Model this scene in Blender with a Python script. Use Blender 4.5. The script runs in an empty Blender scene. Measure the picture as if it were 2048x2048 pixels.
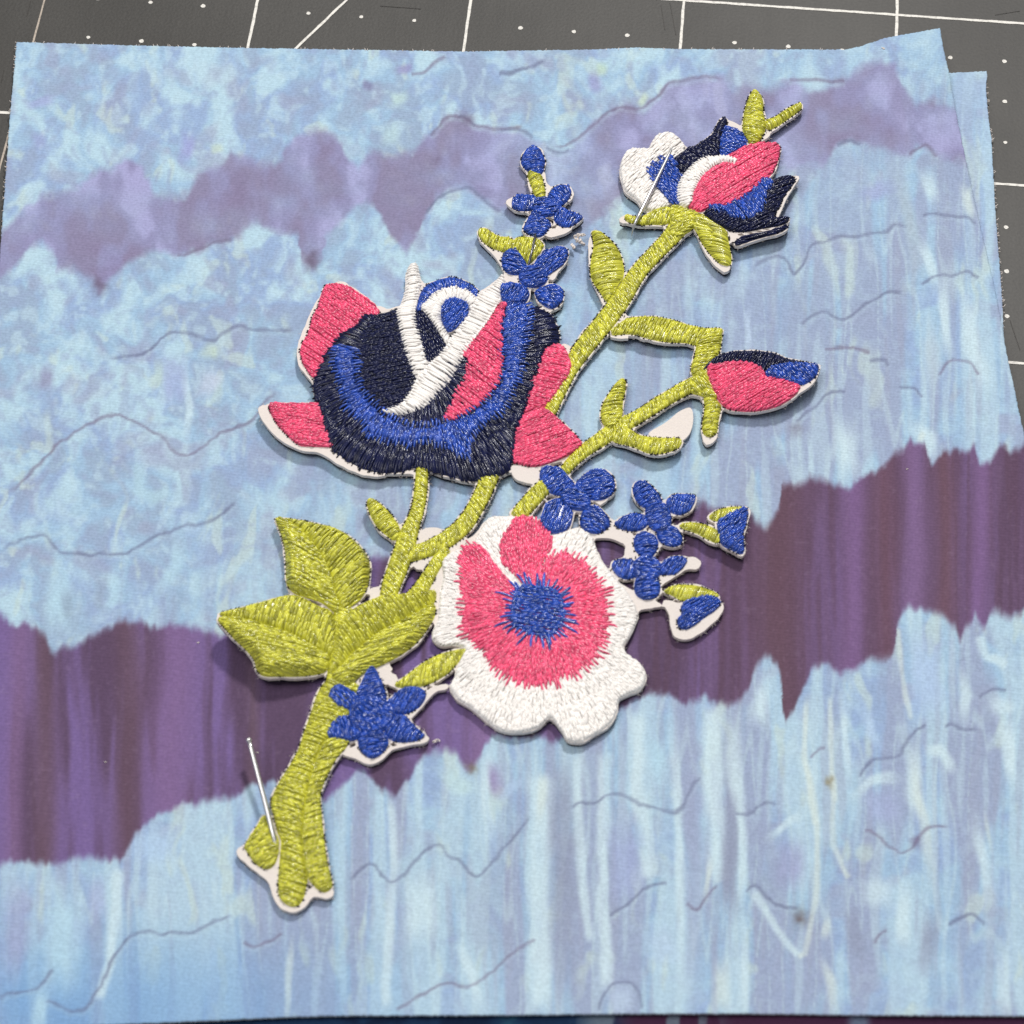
import bpy, math, random
import numpy as np
from mathutils import Matrix, Vector
random.seed(7); RNG = np.random.default_rng(7)
S = 0.001                                   # everything below is written in millimetres

# ------------------------------------------------------------------ camera (solved from the mat's one-inch grid)
F_PX = 5341.163
def rodrigues(a):
    a = np.array(a, float); th = np.linalg.norm(a); k = a/th
    K = np.array([[0,-k[2],k[1]],[k[2],0,-k[0]],[-k[1],k[0],0]])
    return np.eye(3)+math.sin(th)*K+(1-math.cos(th))*K@K
RC = rodrigues((2.54890185, 0.120875866, -0.0372906365))
CAM_IN = -RC.T@np.array((-2.27103627, -1.81825317, 12.1867950))
ORG = np.array((2.46824, -1.96413, 0.0))
CAM = (CAM_IN-ORG)*25.4
sc = bpy.context.scene
col = sc.collection
cd = bpy.data.cameras.new('camera'); cam = bpy.data.objects.new('camera', cd); col.objects.link(cam)
cd.sensor_fit = 'HORIZONTAL'; cd.sensor_width = 36; cd.lens = 36*F_PX/2048
cd.clip_start = 0.01; cd.clip_end = 50
M = Matrix.Identity(4)
for i in range(3):
    M[i][0] = RC[0][i]; M[i][1] = -RC[1][i]; M[i][2] = -RC[2][i]; M[i][3] = CAM[i]*S
cam.matrix_world = M
cd.dof.use_dof = True; cd.dof.focus_distance = 0.302; cd.dof.aperture_fstop = 64
sc.camera = cam

# ------------------------------------------------------------------ world, lamps, exposure
w = bpy.data.worlds.new('World'); sc.world = w; w.use_nodes = True
w.node_tree.nodes['Background'].inputs[0].default_value = (0.93, 0.96, 1.0, 1)
w.node_tree.nodes['Background'].inputs[1].default_value = 0.26
def area(name, loc, target, size, watts, color):
    l = bpy.data.lights.new(name, 'AREA'); l.shape = 'DISK'; l.size = size; l.energy = watts; l.color = color
    o = bpy.data.objects.new(name, l); col.objects.link(o); o.location = loc
    o.rotation_euler = (Vector(target)-Vector(loc)).to_track_quat('-Z', 'Y').to_euler(); return o
area('ceiling_lamp', (0.10, 0.62, 0.78), (0, 0, 0), 0.12, 6.2, (1.0, 0.975, 0.94))
area('room_lamp', (-0.35, -0.10, 1.0), (0, 0, 0), 0.6, 4.2, (1.0, 0.98, 0.96))
vs = sc.view_settings; vs.view_transform = 'Standard'; vs.look = 'None'; vs.exposure = 0.13; vs.gamma = 1
vs.use_curve_mapping = False

# ------------------------------------------------------------------ helpers
def U(px, py, z=0.0):
    """a traced point of the photograph -> where it lies at height z (mm)"""
    px = np.asarray(px, float); py = np.asarray(py, float)
    d = np.stack([(px-1024)/F_PX, (py-1024)/F_PX, np.ones_like(px)], -1)@RC
    t = (np.asarray(z)-CAM[2])/d[..., 2]
    return np.stack([CAM[0]+d[..., 0]*t, CAM[1]+d[..., 1]*t], -1)
def sst(a, b, x):
    t = np.clip((x-a)/(b-a), 0, 1); return t*t*(3-2*t)
def hsh(i, j, s):
    h = np.sin(i*127.1+j*311.7+s*74.7)*43758.5453
    return h-np.floor(h)
def vn(x, y, s=0):
    i = np.floor(x); j = np.floor(y); f = x-i; g = y-j
    f = f*f*(3-2*f); g = g*g*(3-2*g)
    return (hsh(i, j, s)*(1-f)+hsh(i+1, j, s)*f)*(1-g)+(hsh(i, j+1, s)*(1-f)+hsh(i+1, j+1, s)*f)*g
def fbm(x, y, s=0, o=4):
    r = 0; a = .5; t = 0
    for k in range(o):
        r = r+a*vn(x, y, s+k*13); t += a; a *= .5; x = x*2.03+11.3; y = y*2.03+5.7
    return r/t
def lin(c):
    c = np.asarray(c, float)/255.0
    return np.where(c <= .04045, c/12.92, ((c+.055)/1.055)**2.4)
def mesh_np(name, verts, face_sets, smooth=True, colors=None):
    me = bpy.data.meshes.new(name)
    verts = np.asarray(verts, np.float32)*S
    me.vertices.add(len(verts)); me.vertices.foreach_set('co', verts.ravel())
    loops = np.concatenate([f.ravel() for f in face_sets]).astype(np.int32)
    sizes = np.concatenate([np.full(len(f), f.shape[1], np.int32) for f in face_sets])
    starts = np.concatenate([[0], np.cumsum(sizes)[:-1]]).astype(np.int32)
    me.loops.add(len(loops)); me.loops.foreach_set('vertex_index', loops)
    me.polygons.add(len(sizes)); me.polygons.foreach_set('loop_start', starts)
    me.update(calc_edges=True)
    me.polygons.foreach_set('use_smooth', np.full(len(sizes), smooth))
    if colors is not None:
        a = me.color_attributes.new('Col', 'FLOAT_COLOR', 'POINT')
        a.data.foreach_set('color', np.c_[colors, np.ones(len(colors))].astype(np.float32).ravel())
    me.validate(); return me
def link(name, me, mat=None, parent=None):
    o = bpy.data.objects.new(name, me); col.objects.link(o)
    if mat and not me.materials: me.materials.append(mat)
    if parent: o.parent = parent
    return o
def empty(name, parent=None):
    o = bpy.data.objects.new(name, None); col.objects.link(o); o.empty_display_size = .01
    if parent: o.parent = parent
    return o
def tag(o, label=None, cat=None, group=None, kind=None):
    if label: o['label'] = label
    if cat: o['category'] = cat
    if group: o['group'] = group
    if kind: o['kind'] = kind
    return o
def nodes(name):
    m = bpy.data.materials.new(name); m.use_nodes = True
    nt = m.node_tree; return m, nt, nt.nodes['Principled BSDF']
def N(nt, t, **kw):
    n = nt.nodes.new(t)
    for k, v in kw.items(): setattr(n, k, v)
    return n
def rgba(c): return (*[float(v) for v in c], 1.0)

# ------------------------------------------------------------------ materials
def thread_mat(name, srgb, rough=.36, var=.22, sheen=0.0, spec=.5):
    m, nt, b = nodes(name)
    geo = N(nt, 'ShaderNodeNewGeometry'); hs = N(nt, 'ShaderNodeHueSaturation')
    mr = N(nt, 'ShaderNodeMapRange'); mr.inputs[3].default_value = 1-var; mr.inputs[4].default_value = 1+var
    nt.links.new(geo.outputs['Random Per Island'], mr.inputs[0]); nt.links.new(mr.outputs[0], hs.inputs['Value'])
    hs.inputs['Color'].default_value = rgba(lin(srgb))
    nt.links.new(hs.outputs[0], b.inputs['Base Color'])
    b.inputs['Roughness'].default_value = rough; b.inputs['Specular IOR Level'].default_value = spec
    tc = N(nt, 'ShaderNodeTexCoord'); nz = N(nt, 'ShaderNodeTexNoise'); nz.inputs['Scale'].default_value = 9000
    nz.inputs['Detail'].default_value = 1
    bp = N(nt, 'ShaderNodeBump'); bp.inputs['Strength'].default_value = .35; bp.inputs['Distance'].default_value = .00006
    nt.links.new(tc.outputs['Object'], nz.inputs['Vector']); nt.links.new(nz.outputs[0], bp.inputs['Height'])
    nt.links.new(bp.outputs[0], b.inputs['Normal'])
    return m
MT = {
 'green': thread_mat('olive_green_thread', (200, 198, 64), .2, .44, spec=.9),
 'pink': thread_mat('pink_thread', (238, 86, 126), .24, .3, spec=.7),
 'blue': thread_mat('royal_blue_thread', (34, 75, 172), .2, .42, spec=.85),
 'navy': thread_mat('navy_thread', (15, 21, 60), .2, .45, spec=.5),
 'white': thread_mat('white_thread', (250, 245, 240), .32, .08, spec=.6),
}
def felt_mat(name, srgb, bump=.5):
    m, nt, b = nodes(name)
    tc = N(nt, 'ShaderNodeTexCoord'); nz = N(nt, 'ShaderNodeTexNoise'); nz.inputs['Scale'].default_value = 4500; nz.inputs['Detail'].default_value = 3
    cr = N(nt, 'ShaderNodeMix', data_type='RGBA'); cr.inputs[6].default_value = rgba(lin(srgb)*.86); cr.inputs[7].default_value = rgba(lin(srgb))
    bp = N(nt, 'ShaderNodeBump'); bp.inputs['Strength'].default_value = bump; bp.inputs['Distance'].default_value = .0001
    nt.links.new(tc.outputs['Object'], nz.inputs['Vector']); nt.links.new(nz.outputs[0], bp.inputs['Height']); nt.links.new(nz.outputs[0], cr.inputs[0])
    nt.links.new(cr.outputs[2], b.inputs['Base Color']); nt.links.new(bp.outputs[0], b.inputs['Normal'])
    b.inputs['Roughness'].default_value = .85; b.inputs['Specular IOR Level'].default_value = .2
    return m
M_FELT = felt_mat('white_felt', (236, 226, 219))
M_UNDER = felt_mat('black_bobbin', (22, 22, 34))
def cloth_mat(name):
    m, nt, b = nodes(name)
    at = N(nt, 'ShaderNodeAttribute', attribute_name='Col')
    tc = N(nt, 'ShaderNodeTexCoord')
    mp = N(nt, 'ShaderNodeMapping'); mp.inputs['Rotation'].default_value = (0, 0, math.radians(3))
    wx = N(nt, 'ShaderNodeTexWave', bands_direction='X'); wy = N(nt, 'ShaderNodeTexWave', bands_direction='Y')
    for q in (wx, wy):
        q.inputs['Scale'].default_value = 900; q.inputs['Distortion'].default_value = 2.0; q.inputs['Detail'].default_value = 1
        nt.links.new(mp.outputs[0], q.inputs['Vector'])
    nt.links.new(tc.outputs['Object'], mp.inputs[0])
    ad = N(nt, 'ShaderNodeMath', operation='ADD'); nt.links.new(wx.outputs['Fac'], ad.inputs[0]); nt.links.new(wy.outputs['Fac'], ad.inputs[1])
    nz = N(nt, 'ShaderNodeTexNoise'); nz.inputs['Scale'].default_value = 3200; nz.inputs['Detail'].default_value = 2
    nt.links.new(tc.outputs['Object'], nz.inputs['Vector'])
    mr = N(nt, 'ShaderNodeMapRange'); mr.inputs[1].default_value = .25; mr.inputs[2].default_value = .75
    mr.inputs[3].default_value = .88; mr.inputs[4].default_value = 1.11
    nt.links.new(nz.outputs[0], mr.inputs[0])
    hs = N(nt, 'ShaderNodeHueSaturation'); nt.links.new(at.outputs['Color'], hs.inputs['Color']); nt.links.new(mr.outputs[0], hs.inputs['Value'])
    nt.links.new(hs.outputs[0], b.inputs['Base Color'])
    bp = N(nt, 'ShaderNodeBump'); bp.inputs['Strength'].default_value = .25; bp.inputs['Distance'].default_value = .00005
    nt.links.new(ad.outputs[0], bp.inputs['Height']); nt.links.new(bp.outputs[0], b.inputs['Normal'])
    b.inputs['Roughness'].default_value = .82; b.inputs['Specular IOR Level'].default_value = .18
    return m
M_CLOTH = cloth_mat('printed_cotton')
def mat_mat():
    m, nt, b = nodes('grey_mat_vinyl')
    tc = N(nt, 'ShaderNodeTexCoord')
    n1 = N(nt, 'ShaderNodeTexNoise'); n1.inputs['Scale'].default_value = 3000; n1.inputs['Detail'].default_value = 3
    n2 = N(nt, 'ShaderNodeTexNoise'); n2.inputs['Scale'].default_value = 45; n2.inputs['Detail'].default_value = 4
    mp = N(nt, 'ShaderNodeMapping'); mp.inputs['Scale'].default_value = (900, 60, 1)
    n3 = N(nt, 'ShaderNodeTexNoise'); n3.inputs['Scale'].default_value = 1; n3.inputs['Detail'].default_value = 2
    nt.links.new(tc.outputs['Object'], n1.inputs['Vector']); nt.links.new(tc.outputs['Object'], n2.inputs['Vector'])
    nt.links.new(tc.outputs['Object'], mp.inputs[0]); nt.links.new(mp.outputs[0], n3.inputs['Vector'])
    c1 = N(nt, 'ShaderNodeMix', data_type='RGBA'); c1.inputs[6].default_value = rgba(lin((55, 53, 50))); c1.inputs[7].default_value = rgba(lin((67, 65, 62)))
    mr = N(nt, 'ShaderNodeMapRange'); mr.inputs[1].default_value = .35; mr.inputs[2].default_value = .65
    nt.links.new(n2.outputs[0], mr.inputs[0]); nt.links.new(mr.outputs[0], c1.inputs[0])
    m2 = N(nt, 'ShaderNodeMapRange'); m2.inputs[1].default_value = .3; m2.inputs[2].default_value = .7; m2.inputs[3].default_value = .82; m2.inputs[4].default_value = 1.15
    m3 = N(nt, 'ShaderNodeMapRange'); m3.inputs[1].default_value = .3; m3.inputs[2].default_value = .7; m3.inputs[3].default_value = .93; m3.inputs[4].default_value = 1.05
    nt.links.new(n1.outputs[0], m2.inputs[0]); nt.links.new(n3.outputs[0], m3.inputs[0])
    mu = N(nt, 'ShaderNodeMath', operation='MULTIPLY'); nt.links.new(m2.outputs[0], mu.inputs[0]); nt.links.new(m3.outputs[0], mu.inputs[1])
    hs = N(nt, 'ShaderNodeHueSaturation'); nt.links.new(c1.outputs[2], hs.inputs['Color']); nt.links.new(mu.outputs[0], hs.inputs['Value'])
    nt.links.new(hs.outputs[0], b.inputs['Base Color'])
    bp = N(nt, 'ShaderNodeBump'); bp.inputs['Strength'].default_value = .35; bp.inputs['Distance'].default_value = .00008
    nt.links.new(n1.outputs[0], bp.inputs['Height']); nt.links.new(bp.outputs[0], b.inputs['Normal'])
    b.inputs['Roughness'].default_value = .55; b.inputs['Specular IOR Level'].default_value = .4
    return m
M_MAT = mat_mat()
def paint_mat(name, srgb):
    m, nt, b = nodes(name)
    tc = N(nt, 'ShaderNodeTexCoord'); nz = N(nt, 'ShaderNodeTexNoise'); nz.inputs['Scale'].default_value = 2500; nz.inputs['Detail'].default_value = 3
    nt.links.new(tc.outputs['Object'], nz.inputs['Vector'])
    mr = N(nt, 'ShaderNodeMapRange'); mr.inputs[1].default_value = .35; mr.inputs[2].default_value = .5
    nt.links.new(nz.outputs[0], mr.inputs[0])
    c = N(nt, 'ShaderNodeMix', data_type='RGBA'); c.inputs[6].default_value = rgba(lin(srgb)*.72); c.inputs[7].default_value = rgba(lin(srgb))
    nt.links.new(mr.outputs[0], c.inputs[0]); nt.links.new(c.outputs[2], b.inputs['Base Color']); b.inputs['Roughness'].default_value = .6
    return m
M_PAINT = paint_mat('white_mat_print', (232, 228, 220)); M_SCORE = paint_mat('knife_score', (48, 44, 40)); M_PAINT2 = paint_mat('worn_mat_print', (185, 172, 158))
m, nt, b = nodes('pin_steel'); b.inputs['Base Color'].default_value = (.72, .71, .7, 1); b.inputs['Metallic'].default_value = 1; b.inputs['Roughness'].default_value = .32
M_PIN = m
m, nt, b = nodes('dark_pin_steel'); b.inputs['Base Color'].default_value = (.16, .16, .17, 1); b.inputs['Metallic'].default_value = 1; b.inputs['Roughness'].default_value = .3
M_PIN2 = m

# ------------------------------------------------------------------ cutting mat
IN = 25.4
def G(X, Y): return (np.array((X, Y))-ORG[:2])*IN
def box_np(x0, x1, y0, y1, z0, z1, nx=1, ny=1):
    v = np.array([(x, y, z) for z in (z0, z1) for x, y in ((x0, y0), (x1, y0), (x1, y1), (x0, y1))], float)
    f = np.array([(0, 3, 2, 1), (4, 5, 6, 7), (0, 1, 5, 4), (1, 2, 6, 5), (2, 3, 7, 6), (3, 0, 4, 7)])
    return v, f
v, f = box_np(-150, 150, -120, 150, -2.2, 0)
mat_o = tag(link('cutting_mat', mesh_np('cutting_mat', v, [f], False), M_MAT),
            'dark grey cutting mat with white inch lines and dots under the fabrics', 'cutting mat')
def strip(p, q, wd, name, mt=M_PAINT, n=60, z=.03):
    p = np.array(p); q = np.array(q); d = (q-p)/np.linalg.norm(q-p); nn = np.array((-d[1], d[0]))
    t = np.linspace(0, 1, n)[:, None]; c = p+(q-p)*t; L = np.linalg.norm(q-p)
    s = random.random()*99
    a = wd/2*(1+.22*(vn(t*L/.9, t*0, s)-.5)*2); e = wd/2*(1+.22*(vn(t*L/.9, t*0+9, s)-.5)*2)
    vv = np.concatenate([c+nn*a, c-nn*e]); vv = np.c_[vv, np.full(len(vv), z)]
    i = np.arange(n-1); ff = np.stack([i+n, i+n+1, i+1, i], 1)
    return link(name, mesh_np(name, vv, [ff]), mt, mat_o)
for k in range(-1, 7):
    strip(G(k, -3.5), G(k, 2.5), .22 if k == 0 else .33, 'grid_line', M_PAINT2 if k == 0 else M_PAINT, 260)
for k in range(-3, 3):
    strip(G(-2, k), G(6.5, k), .36, 'grid_line', M_PAINT, 360, .05)
p = U(591, 98); q = U(694, 0); d = q-p
strip(p-d*6, q+d*3, .33, 'angle_line', M_PAINT, 300, .07)
for x0, y0, x1, y1 in ((61, 2, 54, 32), (8, 140, 2, 165), (1340, 6, 1352, 70), (1322, 10, 1330, 60), (1990, 30, 2040, 22), (760, 12, 842, 18), (2020, 640, 2040, 700)):
    strip(U(x0, y0), U(x1, y1), .09, 'score_mark', M_SCORE, 20, .045)
an = np.linspace(0, 2*math.pi, 15)[:-1]
dv = [(0, 0, .05)]+[(.26*math.cos(a)*(1+.12*math.sin(3*a+1)), .27*math.sin(a)*(1+.1*math.cos(2*a)), .04) for a in an]
df = np.array([(0, 1+i, 1+(i+1) % 14) for i in range(14)])
dme = mesh_np('dot', dv, [df]); dme.materials.append(M_PAINT)
for iy in range(-8, 7):
    for ix in range(-4, 24):
        if iy % 4 == 0 or ix % 4 == 0: continue
        X, Y = ix/4, iy/4
        if 0.02 < X < 4.42 and Y < .45: continue        # lies under the fabrics
        p = G(X, Y)
        o = link('dot', dme, None, mat_o); o.location = (p[0]*S, p[1]*S, 0); o.rotation_euler = (0, 0, random.random()*6)
        k = random.uniform(.85, 1.12); o.scale = (k, k, 1)

# ------------------------------------------------------------------ printed fabrics
def cr(ox, oy, s, pts): return [(ox+x/s, oy+y/s) for x, y in pts]
CA = (0, 0, 3.22); CB = (500, 450, 2.76); CC = (950, 200, 3.864); CD = (1150, 150, 3.864); CE = (1100, 550, 3.22)
CF = (400, 950, 3.5127); CG = (800, 950, 2.76); CH = (400, 1300, 3.5127); CI = (1448, 0, 3.22); CK = (0, 1448, 3.22)
CL = (1448, 1448, 3.22); CM = (1448, 550, 3.22); CN = (0, 500, 3.22); CO = (700, 1448, 2.415); CQ = (0, 1000, 3.22)
CS = (1448, 1050, 3.22); CT = (550, 90, 3.22); CU = (1000, 1400, 3.864); CX = (1000, 0, 3.22)
def fx(pts):
    p = np.array(sorted(pts)); return p[:, 0], p[:, 1]
B1U = [(-200, 560), (-60, 500), (0, 466), (34, 435), (81, 394), (124, 385), (174, 366), (199, 335), (217, 342), (233, 335), (248, 323), (267, 321), (286, 339), (304, 373),
 (323, 404), (342, 397), (373, 391), (400, 350), (435, 335), (460, 304), (484, 310), (512, 323), (535, 330)]+cr(*CT, [(0, 770), (60, 680), (130, 600), (200, 560),
 (280, 550), (370, 580), (420, 640), (480, 750), (540, 790), (620, 690), (700, 700), (780, 700), (880, 700), (960, 600), (1030, 560), (1100, 460), (1180, 450), (1240, 470),
 (1300, 530), (1450, 540), (1570, 550), (1650, 600), (1740, 660), (1830, 700)])+[(1143, 292), (1174, 258), (1199, 239), (1224, 217), (1258, 214), (1289, 224), (1314, 199),
 (1335, 165), (1363, 161), (1413, 152), (1450, 161), (1466, 177), (1491, 174), (1541, 180), (1588, 161), (1616, 186), (1665, 174), (1696, 155), (1712, 137), (1746, 124),
 (1786, 127), (1802, 152), (1811, 183), (1833, 211), (1864, 199), (1892, 214), (1914, 217), (2100, 240)]
B1L = [(-200, 640), (0, 553), (31, 534), (59, 497), (87, 484), (109, 509), (115, 540), (149, 540), (185, 560), (199, 578), (215, 565), (230, 550), (258, 525), (304, 497), (351, 509), (373, 509),
 (413, 494), (466, 481), (512, 444), (535, 455)]+cr(*CT, [(10, 1200), (130, 1200), (150, 1250), (170, 1380), (240, 1420), (300, 1370), (330, 1240), (400, 1170), (480, 1060), (580, 1010), (640, 1040),
 (690, 1130), (740, 1230), (800, 1290), (850, 1340), (900, 1270), (940, 1160), (980, 1080), (1020, 1000), (1080, 960), (1240, 905), (1300, 960), (1380, 1030), (1450, 1075),
 (1560, 1090)])+[(1100, 440), (1150, 475), (1200, 430), (1260, 380), (1320, 440), (1420, 400), (1500, 350), (1560, 340), (1609, 335), (1647, 329), (1672, 295), (1696, 280), (1721, 289), (1759, 292), (1787, 298),
 (1818, 314), (1836, 292), (1852, 292), (1877, 311), (1932, 326), (2100, 340)]
B2U = [(-200, 1180), (-60, 1215), (0, 1230), (19, 1248), (71, 1248), (84, 1264), (106, 1301), (121, 1301), (155, 1286), (202, 1264), (239, 1244), (280, 1245), (314, 1258), (348, 1248), (388, 1255),
 (435, 1273), (520, 1230), (600, 1180), (700, 1130), (750, 1118), (850, 1110), (1000, 1090), (1150, 1070), (1250, 1050), (1340, 1030), (1395, 1016), (1406, 1000), (1417, 1016),
 (1450, 1020), (1470, 1010), (1504, 1034), (1526, 1059), (1541, 1044), (1558, 1016), (1564, 969), (1588, 972), (1622, 957), (1659, 966), (1690, 979), (1721, 960), (1768, 932),
 (1790, 907), (1811, 895), (1821, 882), (1849, 892), (1864, 929), (1880, 910), (1908, 901), (1948, 895), (1960, 926), (1982, 920), (2001, 892), (2029, 904), (2048, 888), (2300, 850)]
B2L = [(-200, 1760), (0, 1734), (19, 1721), (43, 1718), (71, 1727), (109, 1727), (155, 1715), (189, 1712), (217, 1718), (239, 1721), (255, 1700), (273, 1665), (304, 1634), (351, 1613), (404, 1603),
 (460, 1597), (497, 1572), (547, 1563), (600, 1600), (650, 1602), (670, 1585), (713, 1539), (727, 1536), (742, 1556), (764, 1579), (793, 1588), (821, 1556), (844, 1511), (878, 1502),
 (912, 1505), (927, 1528), (940, 1542), (952, 1525), (967, 1493), (985, 1468), (1030, 1470), (1100, 1480), (1180, 1450), (1235, 1421), (1271, 1396), (1307, 1388), (1340, 1388), (1358, 1406),
 (1387, 1403), (1409, 1388), (1435, 1408)]+cr(*CS, [(30, 1160), (100, 1120), (160, 1040), (200, 930), (250, 870), (290, 855), (340, 880), (365, 960), (372, 1080), (380, 1200), (400, 1260), (440, 1190),
 (480, 1100), (530, 1030), (560, 930), (620, 900), (670, 880), (700, 910), (750, 950), (830, 930), (900, 890), (960, 860), (1020, 870), (1080, 830), (1105, 770), (1115, 650),
 (1150, 570), (1190, 530), (1280, 535), (1380, 560), (1450, 620), (1500, 690), (1520, 730), (1560, 670), (1620, 570), (1650, 620), (1680, 650), (1710, 590), (1750, 550),
 (1800, 570), (1850, 600), (1900, 570), (1932, 540)])+[(2300, 1180)]
CRACKS = [cr(*CN, [(30, 1580), (150, 1480), (280, 1360), (360, 1250), (480, 1180), (600, 1100), (680, 1060), (780, 1060), (880, 1110), (960, 1160), (1040, 1200), (1110, 1290), (1190, 1330), (1260, 1300), (1380, 1210), (1450, 1160), (1550, 1140), (1650, 1080), (1690, 980), (1790, 910)]),
 cr(*CN, [(700, 700), (800, 690), (900, 680), (960, 650), (1050, 560), (1130, 520), (1300, 560), (1380, 600), (1430, 540), (1560, 480), (1600, 520), (1750, 520), (1900, 525)]),
 cr(*CQ, [(0, 330), (120, 260), (220, 230), (310, 225), (350, 300), (400, 350), (480, 340), (580, 360), (700, 340), (800, 350), (900, 290), (1000, 230), (1130, 200), (1200, 160), (1320, 150), (1420, 110), (1480, 30), (1530, 20)]),
 cr(*CA, [(1140, 1640), (1200, 1640), (1330, 1590), (1380, 1560), (1500, 1550)]),
 cr(*CK, [(0, 1760), (100, 1730), (240, 1710), (300, 1640), (340, 1580)]),
 cr(*CK, [(280, 1780), (380, 1810), (480, 1860), (560, 1820), (640, 1700), (730, 1500), (800, 1410), (870, 1340), (960, 1330), (1030, 1370), (1130, 1330), (1220, 1360), (1370, 1270), (1500, 1230)]),
 cr(*CK, [(1570, 1400), (1640, 1440), (1730, 1400), (1820, 1350)]),
 cr(*CO, [(0, 760), (50, 700), (110, 670), (150, 720), (200, 770), (250, 740), (310, 660), (430, 560), (460, 640), (540, 660), (600, 750), (660, 700), (760, 580), (880, 440)]),
 cr(*CO, [(1070, 410), (1110, 370), (1170, 390), (1250, 340), (1330, 345), (1400, 390), (1520, 420), (1600, 430), (1640, 310), (1700, 250)]),
 cr(*CO, [(220, 1380), (340, 1310), (480, 1240), (580, 1280), (680, 1200), (800, 1090), (900, 1040)]), cr(*CO, [(1250, 930), (1350, 860), (1420, 790), (1530, 770)]),
 cr(*CO, [(1200, 1390), (1230, 1280), (1310, 1240), (1390, 1260), (1410, 1380)]), cr(*CO, [(1620, 870), (1680, 910), (1720, 840), (1770, 780)]),
 cr(*CI, [(190, 1720), (280, 1660), (390, 1650), (430, 1740), (450, 1780), (520, 1690), (560, 1570), (640, 1570), (730, 1520), (850, 1530), (960, 1500), (1040, 1500), (1110, 1430), (1180, 1470)]),
 cr(*CI, [(730, 940), (800, 890), (880, 930)]), cr(*CI, [(1190, 1000), (1250, 940), (1310, 940), (1370, 1000)]), cr(*CI, [(1280, 1390), (1400, 1380), (1490, 1400), (1550, 1390), (1620, 1440)]),
 cr(*CI, [(1270, 1840), (1360, 1770), (1450, 1780), (1560, 1740), (1640, 1800)]), cr(*CI, [(420, 520), (520, 510), (640, 520), (780, 520)]),
 cr(*CM, [(500, 320), (560, 260), (640, 230), (700, 270), (770, 290), (830, 260), (880, 200), (990, 150), (1050, 100), (1150, 110)]), cr(*CM, [(930, 550), (1040, 550), (1060, 590)]),
 cr(*CM, [(1380, 640), (1430, 560), (1500, 540), (1600, 570), (1640, 640)]), cr(*CM, [(1130, 730), (1230, 720), (1280, 790)]),
 cr(*CM, [(460, 940), (520, 890), (600, 850), (640, 780), (700, 740), (780, 750)]),
 cr(*CT, [(990, 580), (1060, 530), (1100, 460), (1180, 460), (1240, 480), (1300, 530), (1450, 540), (1600, 525)]), cr(*CT, [(1180, 455), (1240, 470), (1290, 520)]),
 cr(*CT, [(970, 1090), (1030, 1000), (1080, 960), (1240, 905), (1300, 960), (1380, 1030), (1450, 1075)]), cr(*CT, [(880, 190), (960, 180), (1030, 110), (1090, 70)]),
 cr(*CT, [(1740, 660), (1830, 700), (1900, 680)]), cr(*CT, [(1440, 190), (1540, 180), (1640, 150)]),
 cr(*CX, [(340, 940), (460, 940), (560, 830), (640, 770), (720, 700), (830, 690), (930, 700), (950, 670), (1010, 630), (1080, 530), (1170, 520), (1330, 490), (1450, 520)]), cr(*CX, [(0, 470), (90, 465), (200, 440), (280, 390)]),
 cr(*CX, [(0, 835), (150, 830), (210, 890)]),
 cr(*CS, [(560, 1500), (620, 1440), (650, 1430)]), cr(*CS, [(870, 1620), (930, 1530), (1000, 1500), (1130, 1500), (1180, 1390), (1240, 1310), (1300, 1290)]), cr(*CS, [(70, 1860), (170, 1860), (240, 1800), (290, 1780), (330, 1810)]),
 cr(*CL, [(900, 690), (960, 690), (1050, 780), (1130, 830), (1210, 810), (1240, 750), (1330, 650), (1440, 660)]), cr(*CL, [(150, 1090), (170, 1030), (230, 1050), (300, 1150), (400, 1180), (480, 1180)]),
 cr(*CL, [(1450, 1290), (1530, 1240), (1600, 1210), (1680, 1290)]), cr(*CL, [(960, 1420), (1000, 1350), (1050, 1330)]), cr(*CS, [(1420, 1300), (1460, 1270), (1540, 1330), (1620, 1310)]), cr(*CS, [(1640, 1110), (1720, 1050), (1820, 1060)]),
 [(1650, 700), (1690, 690), (1740, 705)]]
PALE, CREAM, GREY, AQUA = (200, 221, 228), (206, 219, 214), (142, 150, 174), (176, 208, 224)
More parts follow.
